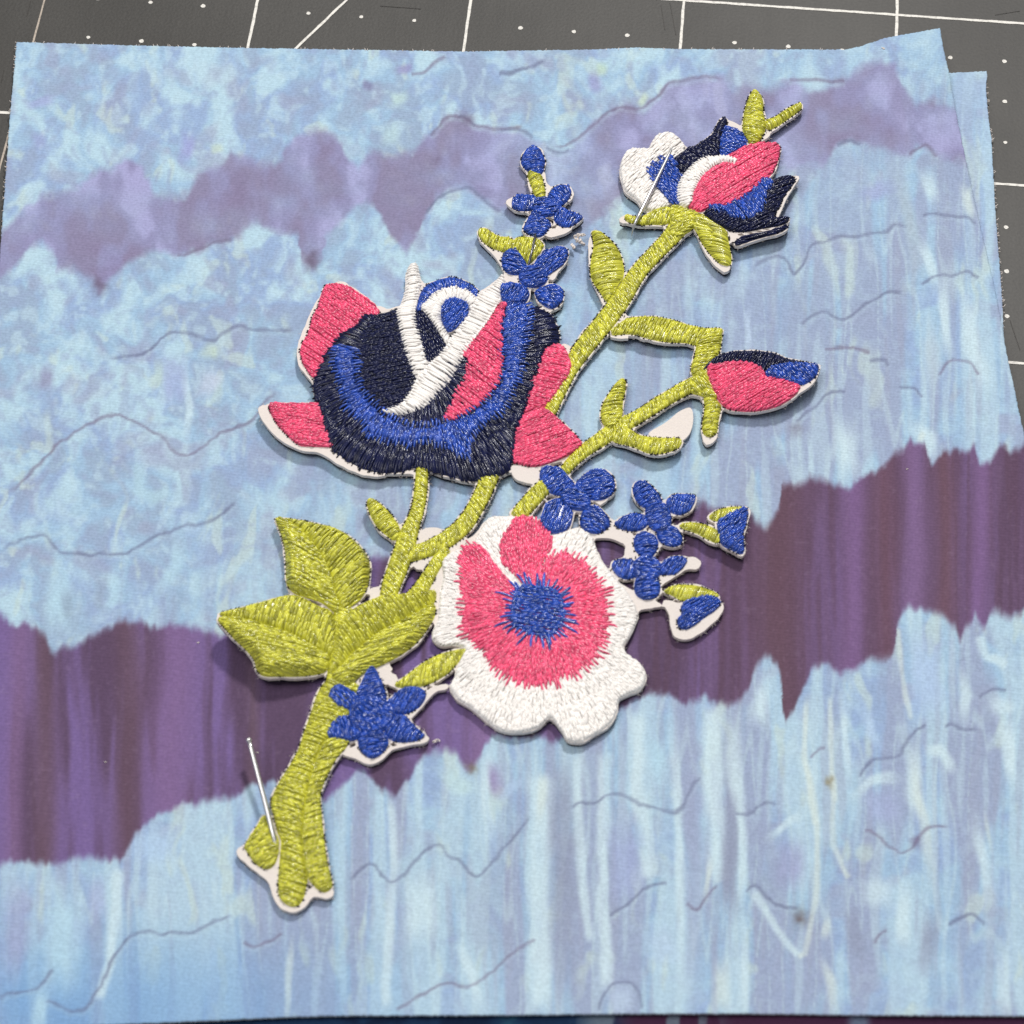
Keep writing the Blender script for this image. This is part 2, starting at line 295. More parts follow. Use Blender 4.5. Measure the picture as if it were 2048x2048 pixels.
STREAKS = [(cr(*CU, [(335, 560), (315, 1000), (305, 1500), (320, 2500)]), 21, PALE), (cr(*CU, [(335, 540), (325, 700), (300, 1000)]), 9, CREAM), (cr(*CU, [(590, 400), (600, 800), (640, 1400), (700, 1900)]), 8, PALE), (cr(*CU, [(800, 330), (790, 1100), (800, 1500), (830, 2300)]), 11, PALE),
 (cr(*CU, [(1060, 30), (1060, 700), (1130, 1100), (1140, 1400)]), 13, PALE), (cr(*CU, [(1180, 300), (1240, 500), (1230, 700)]), 14, AQUA), (cr(*CU, [(1320, -20), (1380, 900), (1400, 2400)]), 8, PALE), (cr(*CU, [(1640, 0), (1650, 700), (1690, 1300), (1720, 1400)]), 17, PALE), (cr(*CU, [(1640, 1200), (1600, 1400), (1575, 1580)]), 7, CREAM),
 (cr(*CU, [(1830, 100), (1850, 1000), (1880, 1500)]), 9, PALE), (cr(*CU, [(490, 380), (480, 1000), (500, 2500)]), 20, GREY), (cr(*CU, [(1480, 200), (1500, 1000), (1500, 2300)]), 15, (156, 166, 194)), (cr(*CU, [(1760, 100), (1790, 900), (1800, 1700)]), 10, GREY), (cr(*CU, [(960, 900), (980, 1300), (950, 1600)]), 25, (158, 170, 208)),
 (cr(*CS, [(530, 1100), (520, 1500), (560, 1800), (590, 1932)]), 6, CREAM), (cr(*CS, [(680, 1080), (690, 1400), (690, 1600), (715, 1800)]), 6, CREAM), (cr(*CS, [(760, 1050), (780, 1400), (800, 1650)]), 6, PALE), (cr(*CS, [(1120, 650), (1140, 850), (1170, 1100), (1210, 1260)]), 6, CREAM),
 (cr(*CS, [(1220, 1400), (1220, 1700), (1290, 1932)]), 13, PALE), (cr(*CS, [(1520, 900), (1560, 1100), (1540, 1290)]), 9, PALE), (cr(*CS, [(1820, 1250), (1840, 1450), (1850, 1650)]), 11, PALE), (cr(*CS, [(1640, 700), (1700, 850), (1750, 860), (1830, 900)]), 8, PALE), (cr(*CS, [(1290, 700), (1300, 1000), (1320, 1250)]), 28, (170, 192, 222)), (cr(*CS, [(1290, 1440), (1400, 1430), (1480, 1600)]), 8, PALE),
 (cr(*CS, [(60, 1250), (50, 1600), (90, 1850)]), 10, PALE), (cr(*CS, [(270, 950), (240, 1150), (200, 1300)]), 14, PALE), (cr(*CS, [(900, 1150), (950, 1350), (1000, 1450)]), 9, (178, 202, 228)), (cr(*CS, [(1700, 1100), (1800, 1180), (1830, 1230)]), 16, PALE),
 (cr(*CL, [(530, 200), (600, 650), (600, 1050), (520, 1480), (470, 1500)]), 7, CREAM), (cr(*CL, [(700, 320), (700, 780), (760, 930), (810, 1010)]), 6, CREAM), (cr(*CL, [(1200, 200), (1280, 600), (1350, 1100)]), 12, CREAM), (cr(*CL, [(1610, 600), (1680, 900), (1710, 1200)]), 11, PALE), (cr(*CL, [(1680, 570), (1720, 830)]), 5, CREAM),
 (cr(*CL, [(180, 1060), (300, 1250), (400, 1400), (480, 1500)]), 7, PALE), (cr(*CL, [(620, 1500), (700, 1700), (720, 1880)]), 11, CREAM), (cr(*CL, [(660, 1250), (640, 1380)]), 8, CREAM), (cr(*CL, [(1800, 0), (1850, 380)]), 11, PALE), (cr(*CL, [(1780, 1480), (1800, 1880)]), 11, PALE), (cr(*CL, [(1170, 950), (1150, 1300), (1160, 1450)]), 11, PALE), (cr(*CL, [(130, 600), (130, 900), (110, 1130)]), 8, PALE), (cr(*CL, [(270, 760), (400, 640), (520, 560)]), 8, PALE), (cr(*CL, [(820, 480), (950, 360), (1150, 330)]), 9, PALE), (cr(*CL, [(1300, 170), (1400, 180), (1470, 310)]), 9, PALE),
 (cr(*CL, [(1000, 1000), (980, 1180)]), 24, PALE), (cr(*CL, [(20, 700), (30, 1150)]), 12, GREY), (cr(*CL, [(820, 1200), (860, 1500)]), 14, GREY), (cr(*CL, [(990, 420), (1050, 650)]), 26, (162, 172, 208)), (cr(*CL, [(420, 750), (430, 1050)]), 24, (158, 163, 198)), (cr(*CL, [(1330, 1250), (1300, 1600)]), 15, GREY), (cr(*CL, [(130, 1350), (130, 1900)]), 6, PALE),
 (cr(*CK, [(770, 900), (740, 1300), (700, 1500), (640, 1800)]), 9, PALE), (cr(*CK, [(420, 920), (400, 1400), (380, 1800)]), 30, AQUA), (cr(*CK, [(1880, 1350), (1860, 1600), (1840, 1960)]), 7, CREAM), (cr(*CK, [(270, 1720), (250, 1980)]), 11, AQUA), (cr(*CK, [(120, 1000), (80, 1600)]), 20, (155, 165, 200)), (cr(*CK, [(1000, 700), (1000, 900)]), 34, (172, 198, 226)), (cr(*CK, [(620, 1000), (640, 1250)]), 13, (168, 180, 212)),
 (cr(*CO, [(200, 350), (210, 700), (190, 1000), (165, 1400)]), 8, PALE), (cr(*CO, [(330, 700), (340, 900), (330, 1060)]), 26, PALE), (cr(*CO, [(420, 200), (520, 300), (620, 300)]), 14, (186, 212, 216)), (cr(*CO, [(660, 120), (650, 300), (680, 600)]), 10, PALE), (cr(*CO, [(520, 1050), (590, 1200), (620, 1380)]), 8, PALE), (cr(*CO, [(720, 380), (780, 300), (850, 270)]), 8, (172, 195, 222)),
 (cr(*CO, [(1800, 1150), (1790, 1380)]), 17, CREAM), (cr(*CO, [(1310, 1260), (1310, 1400)]), 20, (182, 200, 222)), (cr(*CO, [(1480, 1000), (1540, 1150)]), 22, (178, 200, 222)), (cr(*CO, [(690, 200), (720, 340)]), 12, (150, 140, 178)),
 (cr(*CM, [(150, 230), (160, 470)]), 5, (190, 210, 230)), (cr(*CM, [(560, 1050), (565, 1300)]), 5, (190, 215, 225)), (cr(*CM, [(1330, 300), (1340, 700)]), 9, (180, 198, 210)), (cr(*CM, [(1400, 30), (1450, 500)]), 9, PALE), (cr(*CM, [(1560, 100), (1600, 500), (1700, 750)]), 14, PALE), (cr(*CM, [(770, 950), (800, 1300)]), 20, PALE), (cr(*CM, [(1190, 950), (1320, 1050), (1350, 1200)]), 13, PALE), (cr(*CM, [(1250, 1030), (1290, 1050)]), 11, CREAM),
 (cr(*CI, [(1060, 420), (1120, 700), (1180, 1000)]), 10, (166, 160, 182)), (cr(*CI, [(1120, 1100), (1190, 1400), (1260, 1800)]), 12, (166, 182, 196)), (cr(*CI, [(1290, 1100), (1350, 1300)]), 12, PALE), (cr(*CI, [(1540, 1200), (1600, 1400)]), 11, CREAM), (cr(*CI, [(1280, 1550), (1360, 1850)]), 9, PALE), (cr(*CI, [(960, 1180), (1010, 1280)]), 22, (155, 165, 205)),
 (cr(*CN, [(1180, 700), (1220, 1000), (1200, 1250)]), 7, PALE), (cr(*CN, [(1130, 700), (1120, 1000)]), 20, (158, 170, 208)), (cr(*CN, [(1370, 600), (1350, 700)]), 14, (188, 208, 196)), (cr(*CN, [(1400, 780), (1300, 950)]), 16, (186, 196, 216)), (cr(*CN, [(1020, 720), (1020, 880)]), 8, (178, 200, 200)), (cr(*CN, [(300, 760), (300, 900)]), 11, (140, 140, 172)), (cr(*CN, [(900, 1350), (900, 1550), (1000, 1600), (1100, 1540)]), 10, (172, 202, 216)), (cr(*CN, [(1000, 1250), (1010, 1400)]), 22, (156, 166, 194)),
 (cr(*CQ, [(370, 380), (390, 600), (370, 900)]), 22, AQUA), (cr(*CQ, [(1150, 200), (1140, 420), (960, 680)]), 11, AQUA), (cr(*CQ, [(440, 600), (440, 760)]), 9, (145, 165, 185)), (cr(*CQ, [(660, 500), (630, 700)]), 9, (145, 160, 185)), (cr(*CQ, [(740, 420), (740, 620), (680, 720)]), 9, AQUA),
 (cr(*CA, [(1220, 860), (1180, 1050)]), 11, (150, 155, 205)), (cr(*CA, [(1390, 920), (1400, 980)]), 10, (190, 208, 196)), (cr(*CA, [(250, 850), (260, 960)]), 10, (150, 160, 200)), (cr(*CA, [(350, 640), (180, 680)]), 8, (155, 165, 205)), (cr(*CT, [(790, 300), (810, 380)]), 13, (186, 212, 210)), (cr(*CT, [(740, 500), (740, 640)]), 14, (182, 208, 212)), (cr(*CT, [(840, 120), (840, 180)]), 13, (142, 140, 185)), (cr(*CT, [(600, 230), (590, 290)]), 8, (125, 125, 160)),
 (cr(*CX, [(600, 470), (620, 600)]), 11, (146, 146, 190)), (cr(*CX, [(660, 400), (650, 480)]), 9, (184, 208, 190)), (cr(*CX, [(900, 620), (940, 650)]), 10, (190, 208, 190))]
SPOTS = [(199, 572, 13, (108, 96, 120)), (625, 520, 14, (104, 94, 116)), (1600, 1836, 13, (100, 86, 86)), (1834, 1683, 9, (116, 110, 138)), (934, 238, 13, (114, 106, 132)), (875, 320, 8, (120, 112, 140)), (1590, 860, 14, (138, 142, 160)), (943, 1535, 9, (120, 112, 98)), (1660, 1562, 7, (146, 138, 112))]
def poly_dist(x, y, pts):
    d = np.full(x.shape, 1e9); tt = np.zeros(x.shape); n = len(pts)-1
    for k in range(n):
        (ax, ay), (bx, by) = pts[k], pts[k+1]
        dx, dy = bx-ax, by-ay; L = dx*dx+dy*dy+1e-9
        t = np.clip(((x-ax)*dx+(y-ay)*dy)/L, 0, 1)
        e = np.hypot(x-ax-t*dx, y-ay-t*dy); mm = e < d
        d = np.where(mm, e, d); tt = np.where(mm, (k+t)/n, tt)
    return d, tt
def paint(C, x, y, pts, wd, colr, amt, soft=.6, taper=True, broken=False):
    p = np.array(pts); mgn = wd*3
    sel = np.where((x > p[:, 0].min()-mgn) & (x < p[:, 0].max()+mgn) & (y > p[:, 1].min()-mgn) & (y < p[:, 1].max()+mgn))[0]
    if not len(sel): return
    d, t = poly_dist(x[sel], y[sel], pts)
    ww = wd*(.75+.5*vn(x[sel]/23, y[sel]/41, 5))
    a = (1-sst(ww*(1-soft), ww*(1+soft), d))*amt
    if taper:
        tp = .07 if broken or len(pts) > 3 else .42
        a = a*sst(0, tp, t)*sst(1, 1-tp, t)*(.7+.35*vn(x[sel]/13, y[sel]/50, 9) if not broken else 1)
    if broken: a = a*(.62+.6*fbm(x[sel]/34, y[sel]/34, 87, 2))
    C[sel] += (np.array(colr, float)-C[sel])*a[:, None]
def mixc(C, c, a): C += (np.array(c, float)-C)*a[:, None]
def light_print(x, y, streak):
    wx = x+26*(fbm(x/90, y/90, 31, 3)-.5)*2; wy = y+30*(fbm(x/80, y/80, 47, 3)-.5)*2
    vx = x+10*(fbm(x/60, y/160, 32, 2)-.5)*2; cs = 1-.65*streak
    nA = fbm(wx/50, wy/58, 1, 4)
    n = np.clip(.5+(nA-.5)*2.0, 0, 1); h = np.clip(.5+(fbm(wx/74, wy/84, 3, 3)-.5)*2.4, 0, 1)
    C = np.empty((len(x), 3)); C[:] = (154, 184, 211)
    mixc(C, (146, 167, 204), sst(.42, .82, h)*.75)
    mixc(C, (178, 206, 220), sst(.4, .95, n)*.95*cs)
    mixc(C, (148, 163, 186), sst(.5, .1, n)*.6*cs)
    g = fbm(wx/60+40, wy/70, 4, 3); mixc(C, (152, 158, 184), sst(.58, .75, g)*.55)
    cl = fbm(vx/38+5, y/380, 12, 2); cl2 = fbm(vx/17+5, y/260, 13, 2)
    mixc(C, (176, 202, 218), sst(.5, .66, cl)*.85*streak); mixc(C, (152, 163, 190), sst(.46, .33, cl)*.85*streak)
    mixc(C, (186, 210, 221), sst(.6, .75, cl2)*.4*streak); mixc(C, (154, 160, 182), sst(.38, .25, cl2)*.35*streak)
    yl = fbm(wx/34+9, wy/(44+70*streak), 6, 3); mixc(C, (190, 208, 204), sst(.66, .8, yl)*.6)
    rg = 1-np.abs(2*fbm(vx/30+3, y/330, 7, 2)-1); mixc(C, (190, 213, 221), sst(.9, .985, rg)*.42*streak)
    fl = fbm(wx/17+3, wy/20, 16, 2); mixc(C, (184, 209, 221), sst(.55, .8, fl)*.5*cs); mixc(C, (146, 160, 190), sst(.42, .2, fl)*.4*cs)
    return C
def top_print(x, y, bands=True):
    streak = sst(350, 1250, y+.75*(x-1000))
    C = light_print(x, y, streak)
    mixc(C, (120, 160, 204), sst(1800, 2010, y)*sst(980, 350, x)*(.45+.5*fbm(x/40, y/200, 77, 2)))
    sx = x+6*(fbm(x/25, y/50, 57, 2)-.5); sy = y+10*(fbm(x/25, y/40, 58, 2)-.5)
    for pts, wd, c in STREAKS:
        if len(pts) < 4:
            q = np.array(pts, float); e0 = q[0]-(q[1]-q[0])*.25; e1 = q[-1]+(q[-1]-q[-2])*.25; pts = [tuple(e0)]+[tuple(v) for v in q[1:-1]]+[tuple(e1)]
        paint(C, sx, sy, pts, wd*(.85 if c == CREAM else 1.1), c, .7 if c == CREAM else .85, .65)
    jx = x+7*(fbm(x/18, y/18, 21, 2)-.5)*2; jy = y+9*(fbm(x/16, y/16, 23, 2)-.5)*2
    u, l = np.interp(jx, *fx(B1U)), np.interp(jx, *fx(B1L))
    soft = 9+10*fbm(x/60, y/60, 3, 2)
    a = sst(-soft, soft, jy-u)*sst(-soft, soft, l-jy)
    P = np.empty_like(C); P[:] = (141, 139, 176)
    nb = fbm(x/55, y/90, 51, 3); mixc(P, (134, 126, 157), sst(.45, .68, nb)); mixc(P, (164, 164, 204), sst(.46, .28, nb)*.9)
    C += (P-C)*(a*.95*(1 if bands else 0)*(1-.45*np.exp(-((x-1120)/110)**2))*(.72+.45*fbm(x/70, y/50, 55, 2)))[:, None]
    dp = 16*(fbm(x/10, x*0+2, 68, 2)-.5)+6*(vn(x/7, y/9, 5)-.5); dq = 16*(fbm(x/10, x*0+7, 69, 2)-.5)+6*(vn(x/7, y/9, 6)-.5)
    u, l = np.interp(x, *fx(B2U))+dp, np.interp(x, *fx(B2L))+dq
    wr = x+18*(fbm(x/80, y/220, 61, 2)-.5)
    P = np.empty_like(C); P[:] = (113, 86, 118)
    nb = fbm(wr/34, y/420, 63, 3); mixc(P, (96, 70, 88), sst(.44, .62, nb)*.9); mixc(P, (128, 101, 148), sst(.5, .32, nb)*.9)
    nb2 = fbm(wr/13, y/300, 64, 2); P += np.array((-5, -1, 7.0)); rw = sst(700, 1300, x); mixc(P, (90, 65, 82), sst(.55, .7, nb2)*.5*rw); mixc(P, (128, 102, 148), sst(.45, .3, nb2)*.4*rw); P *= .95
    mixc(P, (96, 71, 94), sst(1280, 1480, x)*.5)
    for cx, wd, c in ((85, 24, (98, 74, 88)), (255, 30, (96, 72, 86)), (505, 15, (98, 76, 90)), (1560, 55, (97, 70, 82)), (1703, 27, (124, 94, 140)), (1822, 22, (124, 96, 138)), (1955, 16, (124, 94, 140)), (1765, 24, (104, 74, 90)), (1885, 22, (106, 76, 90)), (345, 45, (124, 96, 138)), (30, 22, (122, 94, 134)), (980, 40, (140, 112, 160))):
        mixc(P, c, np.exp(-((wr-cx-8*np.sin(y/140+cx))/wd)**2)*.8)
    mixc(P, (160, 140, 165), sst(.8, .95, vn(x/7, y/7, 71))*.12)
    e_ = 7+9*vn(x/40, y/40, 88); a = sst(-e_, e_, y-u)*sst(-e_, e_, l-y)
    C += (P-C)*(a*.97)[:, None]
    for k, pts in enumerate(CRACKS):
        q = np.array(pts, float)
        for _ in range(2): q = np.concatenate([q[:1], np.stack([q[:-1]*.75+q[1:]*.25, q[:-1]*.25+q[1:]*.75], 1).reshape(-1, 2), q[-1:]])
        jx = x+7*(fbm(x/17, y/17, 81, 2)-.5); jy = y+8*(fbm(x/17, y/17, 83, 2)-.5)
        paint(C, jx, jy, [(v[0]+1, v[1]+7) for v in q], 4, (184, 207, 220), .2, .8, True, True)
        paint(C, jx, jy, [tuple(v) for v in q], 3.0, (104, 110, 138) if k % 3 else (112, 102, 126), .58, .95, True, True)
    for cx, cy, r, c in SPOTS: mixc(C, c, np.exp(-(((x+16*(fbm(x/14, y/14, 41, 2)-.5)-cx)/r)**2+((y+20*(fbm(x/14, y/14, 43, 2)-.5)-cy)/(r*1.2))**2)**.9)*.8)
    return C
def under_print(x, y):
    C = top_print(x, y, False); mixc(C, (168, 194, 219), sst(420, 150, y)*.45); return C
def dark_print(x, y):
    n = fbm(x/60, y/40, 91, 3); C = np.empty((len(x), 3)); C[:] = (34, 62, 98)
    mixc(C, (56, 104, 128), sst(.5, .7, n)*sst(600, 900, x)); mixc(C, (84, 48, 78), sst(1180, 1300, x+80*(n-.5))*sst(3000, 2000, x))
    s = fbm(x/26, y/60, 95, 2); mixc(C, (128, 142, 158), sst(.56, .66, s)*sst(1120, 1200, x)*sst(1480, 1380, x)*.9)
    mixc(C, (126, 142, 168), np.exp(-((x-1718)/22)**4)*.9); mixc(C, (20, 34, 64), sst(.5, .3, n)*sst(1200, 900, x)*.7)
    return C
def resample(pts, n):
    p = np.array(pts, float); s = np.r_[0, np.cumsum(np.hypot(*np.diff(p, axis=0).T))]
    t = np.linspace(0, s[-1], n); return np.c_[np.interp(t, s, p[:, 0]), np.interp(t, s, p[:, 1])]
def fabric(name, T, Bm, L, R, nu, nv, zf, printf, edge=(206, 216, 226), thick=.28, rough_edge=1.6):
    T, Bm, L, R = resample(T, nu), resample(Bm, nu), resample(L, nv), resample(R, nv)
    for e, ax in ((T, 1), (Bm, 1), (L, 0), (R, 0)): e[2:-2, ax] += rough_edge*(RNG.random(len(e)-4)-.5)
    u = np.linspace(0, 1, nu)[None, :, None]; v = np.linspace(0, 1, nv)[:, None, None]
    P = (1-v)*T[None]+v*Bm[None]+(1-u)*L[:, None]+u*R[:, None]-((1-u)*(1-v)*T[0]+u*(1-v)*T[-1]+(1-u)*v*Bm[0]+u*v*Bm[-1])
    x, y = P[..., 0].ravel(), P[..., 1].ravel(); z = zf(x, y)
    X = np.c_[U(x, y, z), z]; C = lin(printf(x, y))
    idx = np.arange(nu*nv).reshape(nv, nu)
    q = np.stack([idx[1:, :-1], idx[1:, 1:], idx[:-1, 1:], idx[:-1, :-1]], -1).reshape(-1, 4)
    loop = np.concatenate([idx[0, :-1], idx[:-1, -1], idx[-1, :0:-1], idx[:0:-1, 0]])
    n0 = len(X); top = X[loop]; ec = np.tile(lin(edge), (len(loop), 1))*(.8+.25*RNG.random((len(loop), 1)))
    X = np.concatenate([X, top-(0, 0, .03), top-(0, 0, thick)]); C = np.concatenate([C, ec, ec])
    k = np.arange(len(loop)); k2 = (k+1) % len(loop); a = n0+k; b_ = n0+k2; c = a+len(loop); d = b_+len(loop)
    q2 = np.stack([a, b_, d, c], -1)
    q3 = np.stack([loop[k], loop[k2], b_, a], -1)
    return link(name, mesh_np(name, X, [q, q3, q2], True, C), M_CLOTH)
TOPZ = 1.15
def z_top(x, y):
    z = TOPZ+.22*(fbm(x/260, y/260, 14, 2)-.5)*2-.08
    z = z+1.1*sst(1650, 1880, x)*sst(260, 60, y)+.25*sst(1900, 2040, y)+.3*np.exp(-((x-1790-.13*(y-100))/55)**2)*sst(1100, 500, y)+.2*np.exp(-((y-1180+.1*x)/90)**2)*sst(500, 200, x)+.2*np.exp(-((x-1620+.1*y)/80)**2)*sst(1500, 1800, y)
    return z
def z_under(x, y): return .8+.1*(fbm(x/300, y/300, 19, 2)-.5)
fab = fabric('fabric_panel', [(33, 84), (270, 91), (500, 96), (930, 103), (1180, 99), (1275, 95), (1360, 98), (1560, 99), (1690, 99), (1720, 93), (1770, 76), (1880, 56)],
   [(-90, 2062), (0, 2058), (260, 2048), (600, 2033), (700, 2031), (1000, 2030), (1300, 2027), (1500, 2027), (1748, 2030), (2048, 2032), (2200, 2034)],
   [(33, 84), (26, 165), (18.6, 248), (3, 463), (-14, 720), (-30, 1000), (-60, 1500), (-90, 2062)],
   [(1880, 56), (1886, 95), (1898, 145), (1911, 220), (1933, 327), (1950, 405), (1972, 500), (1990, 580), (2004, 650), (2013, 706), (2025, 760), (2037, 820), (2047, 862), (2070, 980), (2110, 1300), (2150, 1600), (2200, 2034)],
   660, 620, z_top, top_print)
tag(fab, 'pale blue cotton panel with purple ridge bands, lying under the embroidery', 'fabric')
und = fabric('fabric_panel', [(1500, 120), (1700, 132), (1898, 146), (1973, 142)], [(1500, 1300), (1800, 1300), (2090, 1290)], [(1500, 120), (1500, 600), (1500, 1300)],
   [(1973, 142), (1974.5, 152), (1972, 172), (1975, 220), (1983, 280), (1985, 330), (1988, 370), (1990, 410), (1995, 480), (2000, 540), (2005, 610), (2007, 660), (2008, 700), (2020, 770), (2035, 850), (2060, 1000), (2090, 1290)],
   240, 420, z_under, under_print)
tag(und, 'plain pale blue fabric edge peeking out beyond the panel along the dotted mat', 'fabric')
drk = fabric('fabric_panel', [(150, 1900), (1000, 1900), (2300, 1900)], [(150, 2140), (1000, 2150), (2300, 2140)], [(150, 1900), (150, 2140)], [(2300, 1900), (2300, 2140)],
   500, 60, lambda x, y: np.full(x.shape, .32)+.04*vn(x/90, y/90, 3), dark_print, (60, 70, 90))
tag(drk, 'dark navy and maroon fabric strip showing below the pale panel', 'fabric')
# ------------------------------------------------------------------ embroidered applique
PTOP = TOPZ+.8                             # nominal height of the felt's upper face
THK = .44
LIFTS = [(440, 1250, 75, 2.3), (560, 1350, 55, 1.0), (540, 830, 75, .7), (690, 950, 80, .45), (900, 960, 80, .25), (1530, 440, 90, 1.9), (1225, 440, 45, 1.3), (1425, 600, 40, .6), (1620, 770, 85, 1.7),
 (1290, 700, 60, 1.0), (1320, 920, 55, .9), (1480, 1090, 60, .9), (1080, 1470, 90, .35), (1060, 470, 60, .7), (1330, 300, 60, .3), (1200, 560, 50, .5), (560, 1040, 50, .6), (740, 1020, 40, .5), (1500, 220, 60, .8)]
LC = [(U(px, py, PTOP), s/17.0, h*(.9 if px < 500 else .5)) for px, py, s, h in LIFTS]
def lift(xy):
    z = np.zeros(xy.shape[:-1])
    for c, s, h in LC: z = z+h*np.exp(-((xy[..., 0]-c[0])**2+((xy[..., 1]-c[1])/.9)**2)/(2*s*s))
    return z
def place(xy, z):
    """plane point + height above the felt's face -> point in space, bent with the lifted cut-out"""
    l = lift(xy); k = l/(CAM[2]-PTOP)
    return np.stack([xy[..., 0]+(CAM[0]-xy[..., 0])*k, xy[..., 1]+(CAM[1]-xy[..., 1])*k, PTOP+l+z], -1)
def chaikin(p, n=2, r=.2):
    for _ in range(n):
        q = np.roll(p, -1, 0); p = np.stack([p*(1-r)+q*r, p*r+q*(1-r)], 1).reshape(-1, 2)
    return p
def pmm(crop, pts, n=2):
    p = np.array(cr(*crop, pts) if crop else pts, float)
    return chaikin(U(p[:, 0], p[:, 1], PTOP), n)
def stroke(crop, pts):
    """centre line with half widths -> outline"""
    p = np.array([(x, y) for x, y, _ in pts], float); h = np.array([q[2] for q in pts], float)
    if crop: p = np.array(cr(*crop, p)); h = h/crop[2]
    t = np.linspace(0, len(p)-1, 4*len(p)); c = np.c_[np.interp(t, np.arange(len(p)), p[:, 0]), np.interp(t, np.arange(len(p)), p[:, 1])]; hh = np.interp(t, np.arange(len(p)), h)
    for _ in range(3): c[1:-1] = (c[:-2]+2*c[1:-1]+c[2:])/4; hh[1:-1] = (hh[:-2]+2*hh[1:-1]+hh[2:])/4
    d = np.gradient(c, axis=0); d /= np.linalg.norm(d, axis=1)[:, None]; nn = np.c_[-d[:, 1], d[:, 0]]
    o = np.concatenate([c+nn*hh[:, None], (c-nn*hh[:, None])[::-1]])
    return U(o[:, 0], o[:, 1], PTOP), U(c[:, 0], c[:, 1], PTOP)
def sdf(P, poly):
    """signed distance, inside positive; P (...,2)"""
    a = poly; b = np.roll(poly, -1, 0); sh = P.shape[:-1]; Q = P.reshape(-1, 2)
    d2 = np.full(len(Q), 1e9); ins = np.zeros(len(Q), bool)
    for (ax, ay), (bx, by) in zip(a, b):
        dx, dy = bx-ax, by-ay; L = dx*dx+dy*dy+1e-12
        t = np.clip(((Q[:, 0]-ax)*dx+(Q[:, 1]-ay)*dy)/L, 0, 1)
        d2 = np.minimum(d2, (Q[:, 0]-ax-t*dx)**2+(Q[:, 1]-ay-t*dy)**2)
        if ay != by:
            ins ^= ((ay > Q[:, 1]) != (by > Q[:, 1])) & (Q[:, 0] < (bx-ax)*(Q[:, 1]-ay)/(by-ay)+ax)
    d = np.sqrt(d2); return np.where(ins, d, -d).reshape(sh)
def fill_mesh(gx, gy, F):
    """marching squares: triangulated area F>0; returns 2-D verts, tris, border edges"""
    verts = []; tris = []; cache = {}
    ny, nx = F.shape
    def corner(j, i):
        k = (j, i)
        if k not in cache: cache[k] = len(verts); verts.append((gx[i], gy[j]))
        return cache[k]
    def cut(j0, i0, j1, i1):
        k = (j0, i0, j1, i1) if (j0, i0) < (j1, i1) else (j1, i1, j0, i0)
        if k not in cache:
            a, b = F[k[0], k[1]], F[k[2], k[3]]; t = a/(a-b)
            cache[k] = len(verts); verts.append((gx[k[1]]*(1-t)+gx[k[3]]*t, gy[k[0]]*(1-t)+gy[k[2]]*t))
        return cache[k]
    pos = F > 0
    any_ = pos[:-1, :-1] | pos[:-1, 1:] | pos[1:, :-1] | pos[1:, 1:]
    for j, i in zip(*np.where(any_)):
        cs = [(j, i), (j, i+1), (j+1, i+1), (j+1, i)]; poly = []
        for k in range(4):
            c, n = cs[k], cs[(k+1) % 4]
            if pos[c]: poly.append(corner(*c))
            if pos[c] != pos[n]: poly.append(cut(*c, *n))
        for k in range(1, len(poly)-1): tris.append((poly[0], poly[k], poly[k+1]))
    tris = np.array(tris, np.int64); e = np.concatenate([tris[:, [0, 1]], tris[:, [1, 2]], tris[:, [2, 0]]])
    key = np.sort(e, 1); _, inv, cnt = np.unique(key, axis=0, return_inverse=True, return_counts=True)
    return np.array(verts), tris, e[cnt[inv.ravel()] == 1]

REG = []
def R(part, name, colr, crop, pts, fill, lv=0, feather=.12, ml=1.5, label=None, puff=.3, n=2, poly=None, spk=None, sc=None, ins=.05):
    poly = pmm(crop, pts, n) if poly is None else poly
    REG.append(dict(ins=ins, spk=spk, sc=sc, part=part, name=name, c=colr, poly=poly, fill=fill, crop=crop, lv=lv, fe=feather, ml=ml, label=label, puff=puff))
def ST(part, name, crop, pts, lv=0, label=None):
    o, c = stroke(crop, pts)
    REG.append(dict(part=part, name=name, c='green', poly=o, fill=('sp', c), crop=None, lv=lv, fe=.05, ml=1.5, label=label, puff=.26))
def ell(cx, cy, rx, ry, rot=0, n=14):
    a = np.linspace(0, 2*math.pi, n+1)[:-1]; k = math.radians(rot)
    return [(cx+rx*math.cos(t)*math.cos(k)-ry*math.sin(t)*math.sin(k), cy+rx*math.cos(t)*math.sin(k)+ry*math.sin(t)*math.cos(k)) for t in a]

# ---- stems first (lowest layer)
ST('stem', 'stem', None, [(1372, 432, 24), (1345, 472, 18), (1310, 508, 16), (1275, 545, 17), (1240, 604, 20), (1205, 650, 20), (1171, 690, 20), (1140, 735, 17), (1118, 780, 16), (1096, 832, 14)])
ST('stem', 'stem', CE, [(90, 1270, 36), (130, 1215, 40), (220, 1130, 44), (330, 1060, 50), (420, 990, 52), (560, 920, 45), (700, 830, 45), (850, 740, 47), (960, 690, 50), (1030, 670, 55)])
R('stem', 'stem', 'green', CE, [(385, 370), (440, 320), (500, 275), (600, 265), (700, 270), (800, 290), (900, 325), (1000, 345), (1110, 340), (1120, 370), (1060, 430), (940, 462), (880, 440), (800, 440), (700, 430), (620, 410), (540, 385), (470, 385), (400, 395)], ('a', 62), 1, .06, 1.9, puff=.35)
R('stem', 'stem', 'green', CE, [(990, 400), (1115, 375), (1105, 430), (1100, 490), (1070, 540), (1035, 580), (1020, 660), (975, 670), (910, 655), (905, 590), (930, 520), (940, 450)], ('a', 12), 2, .06, 1.9, puff=.3)
ST('stem', 'stem', None, [(845, 930, 13), (842, 980, 14), (837, 1015, 14), (827, 1044, 15), (816, 1072, 20), (807, 1104, 21), (796, 1135, 21), (784, 1166, 20), (774, 1198, 17)], 1)
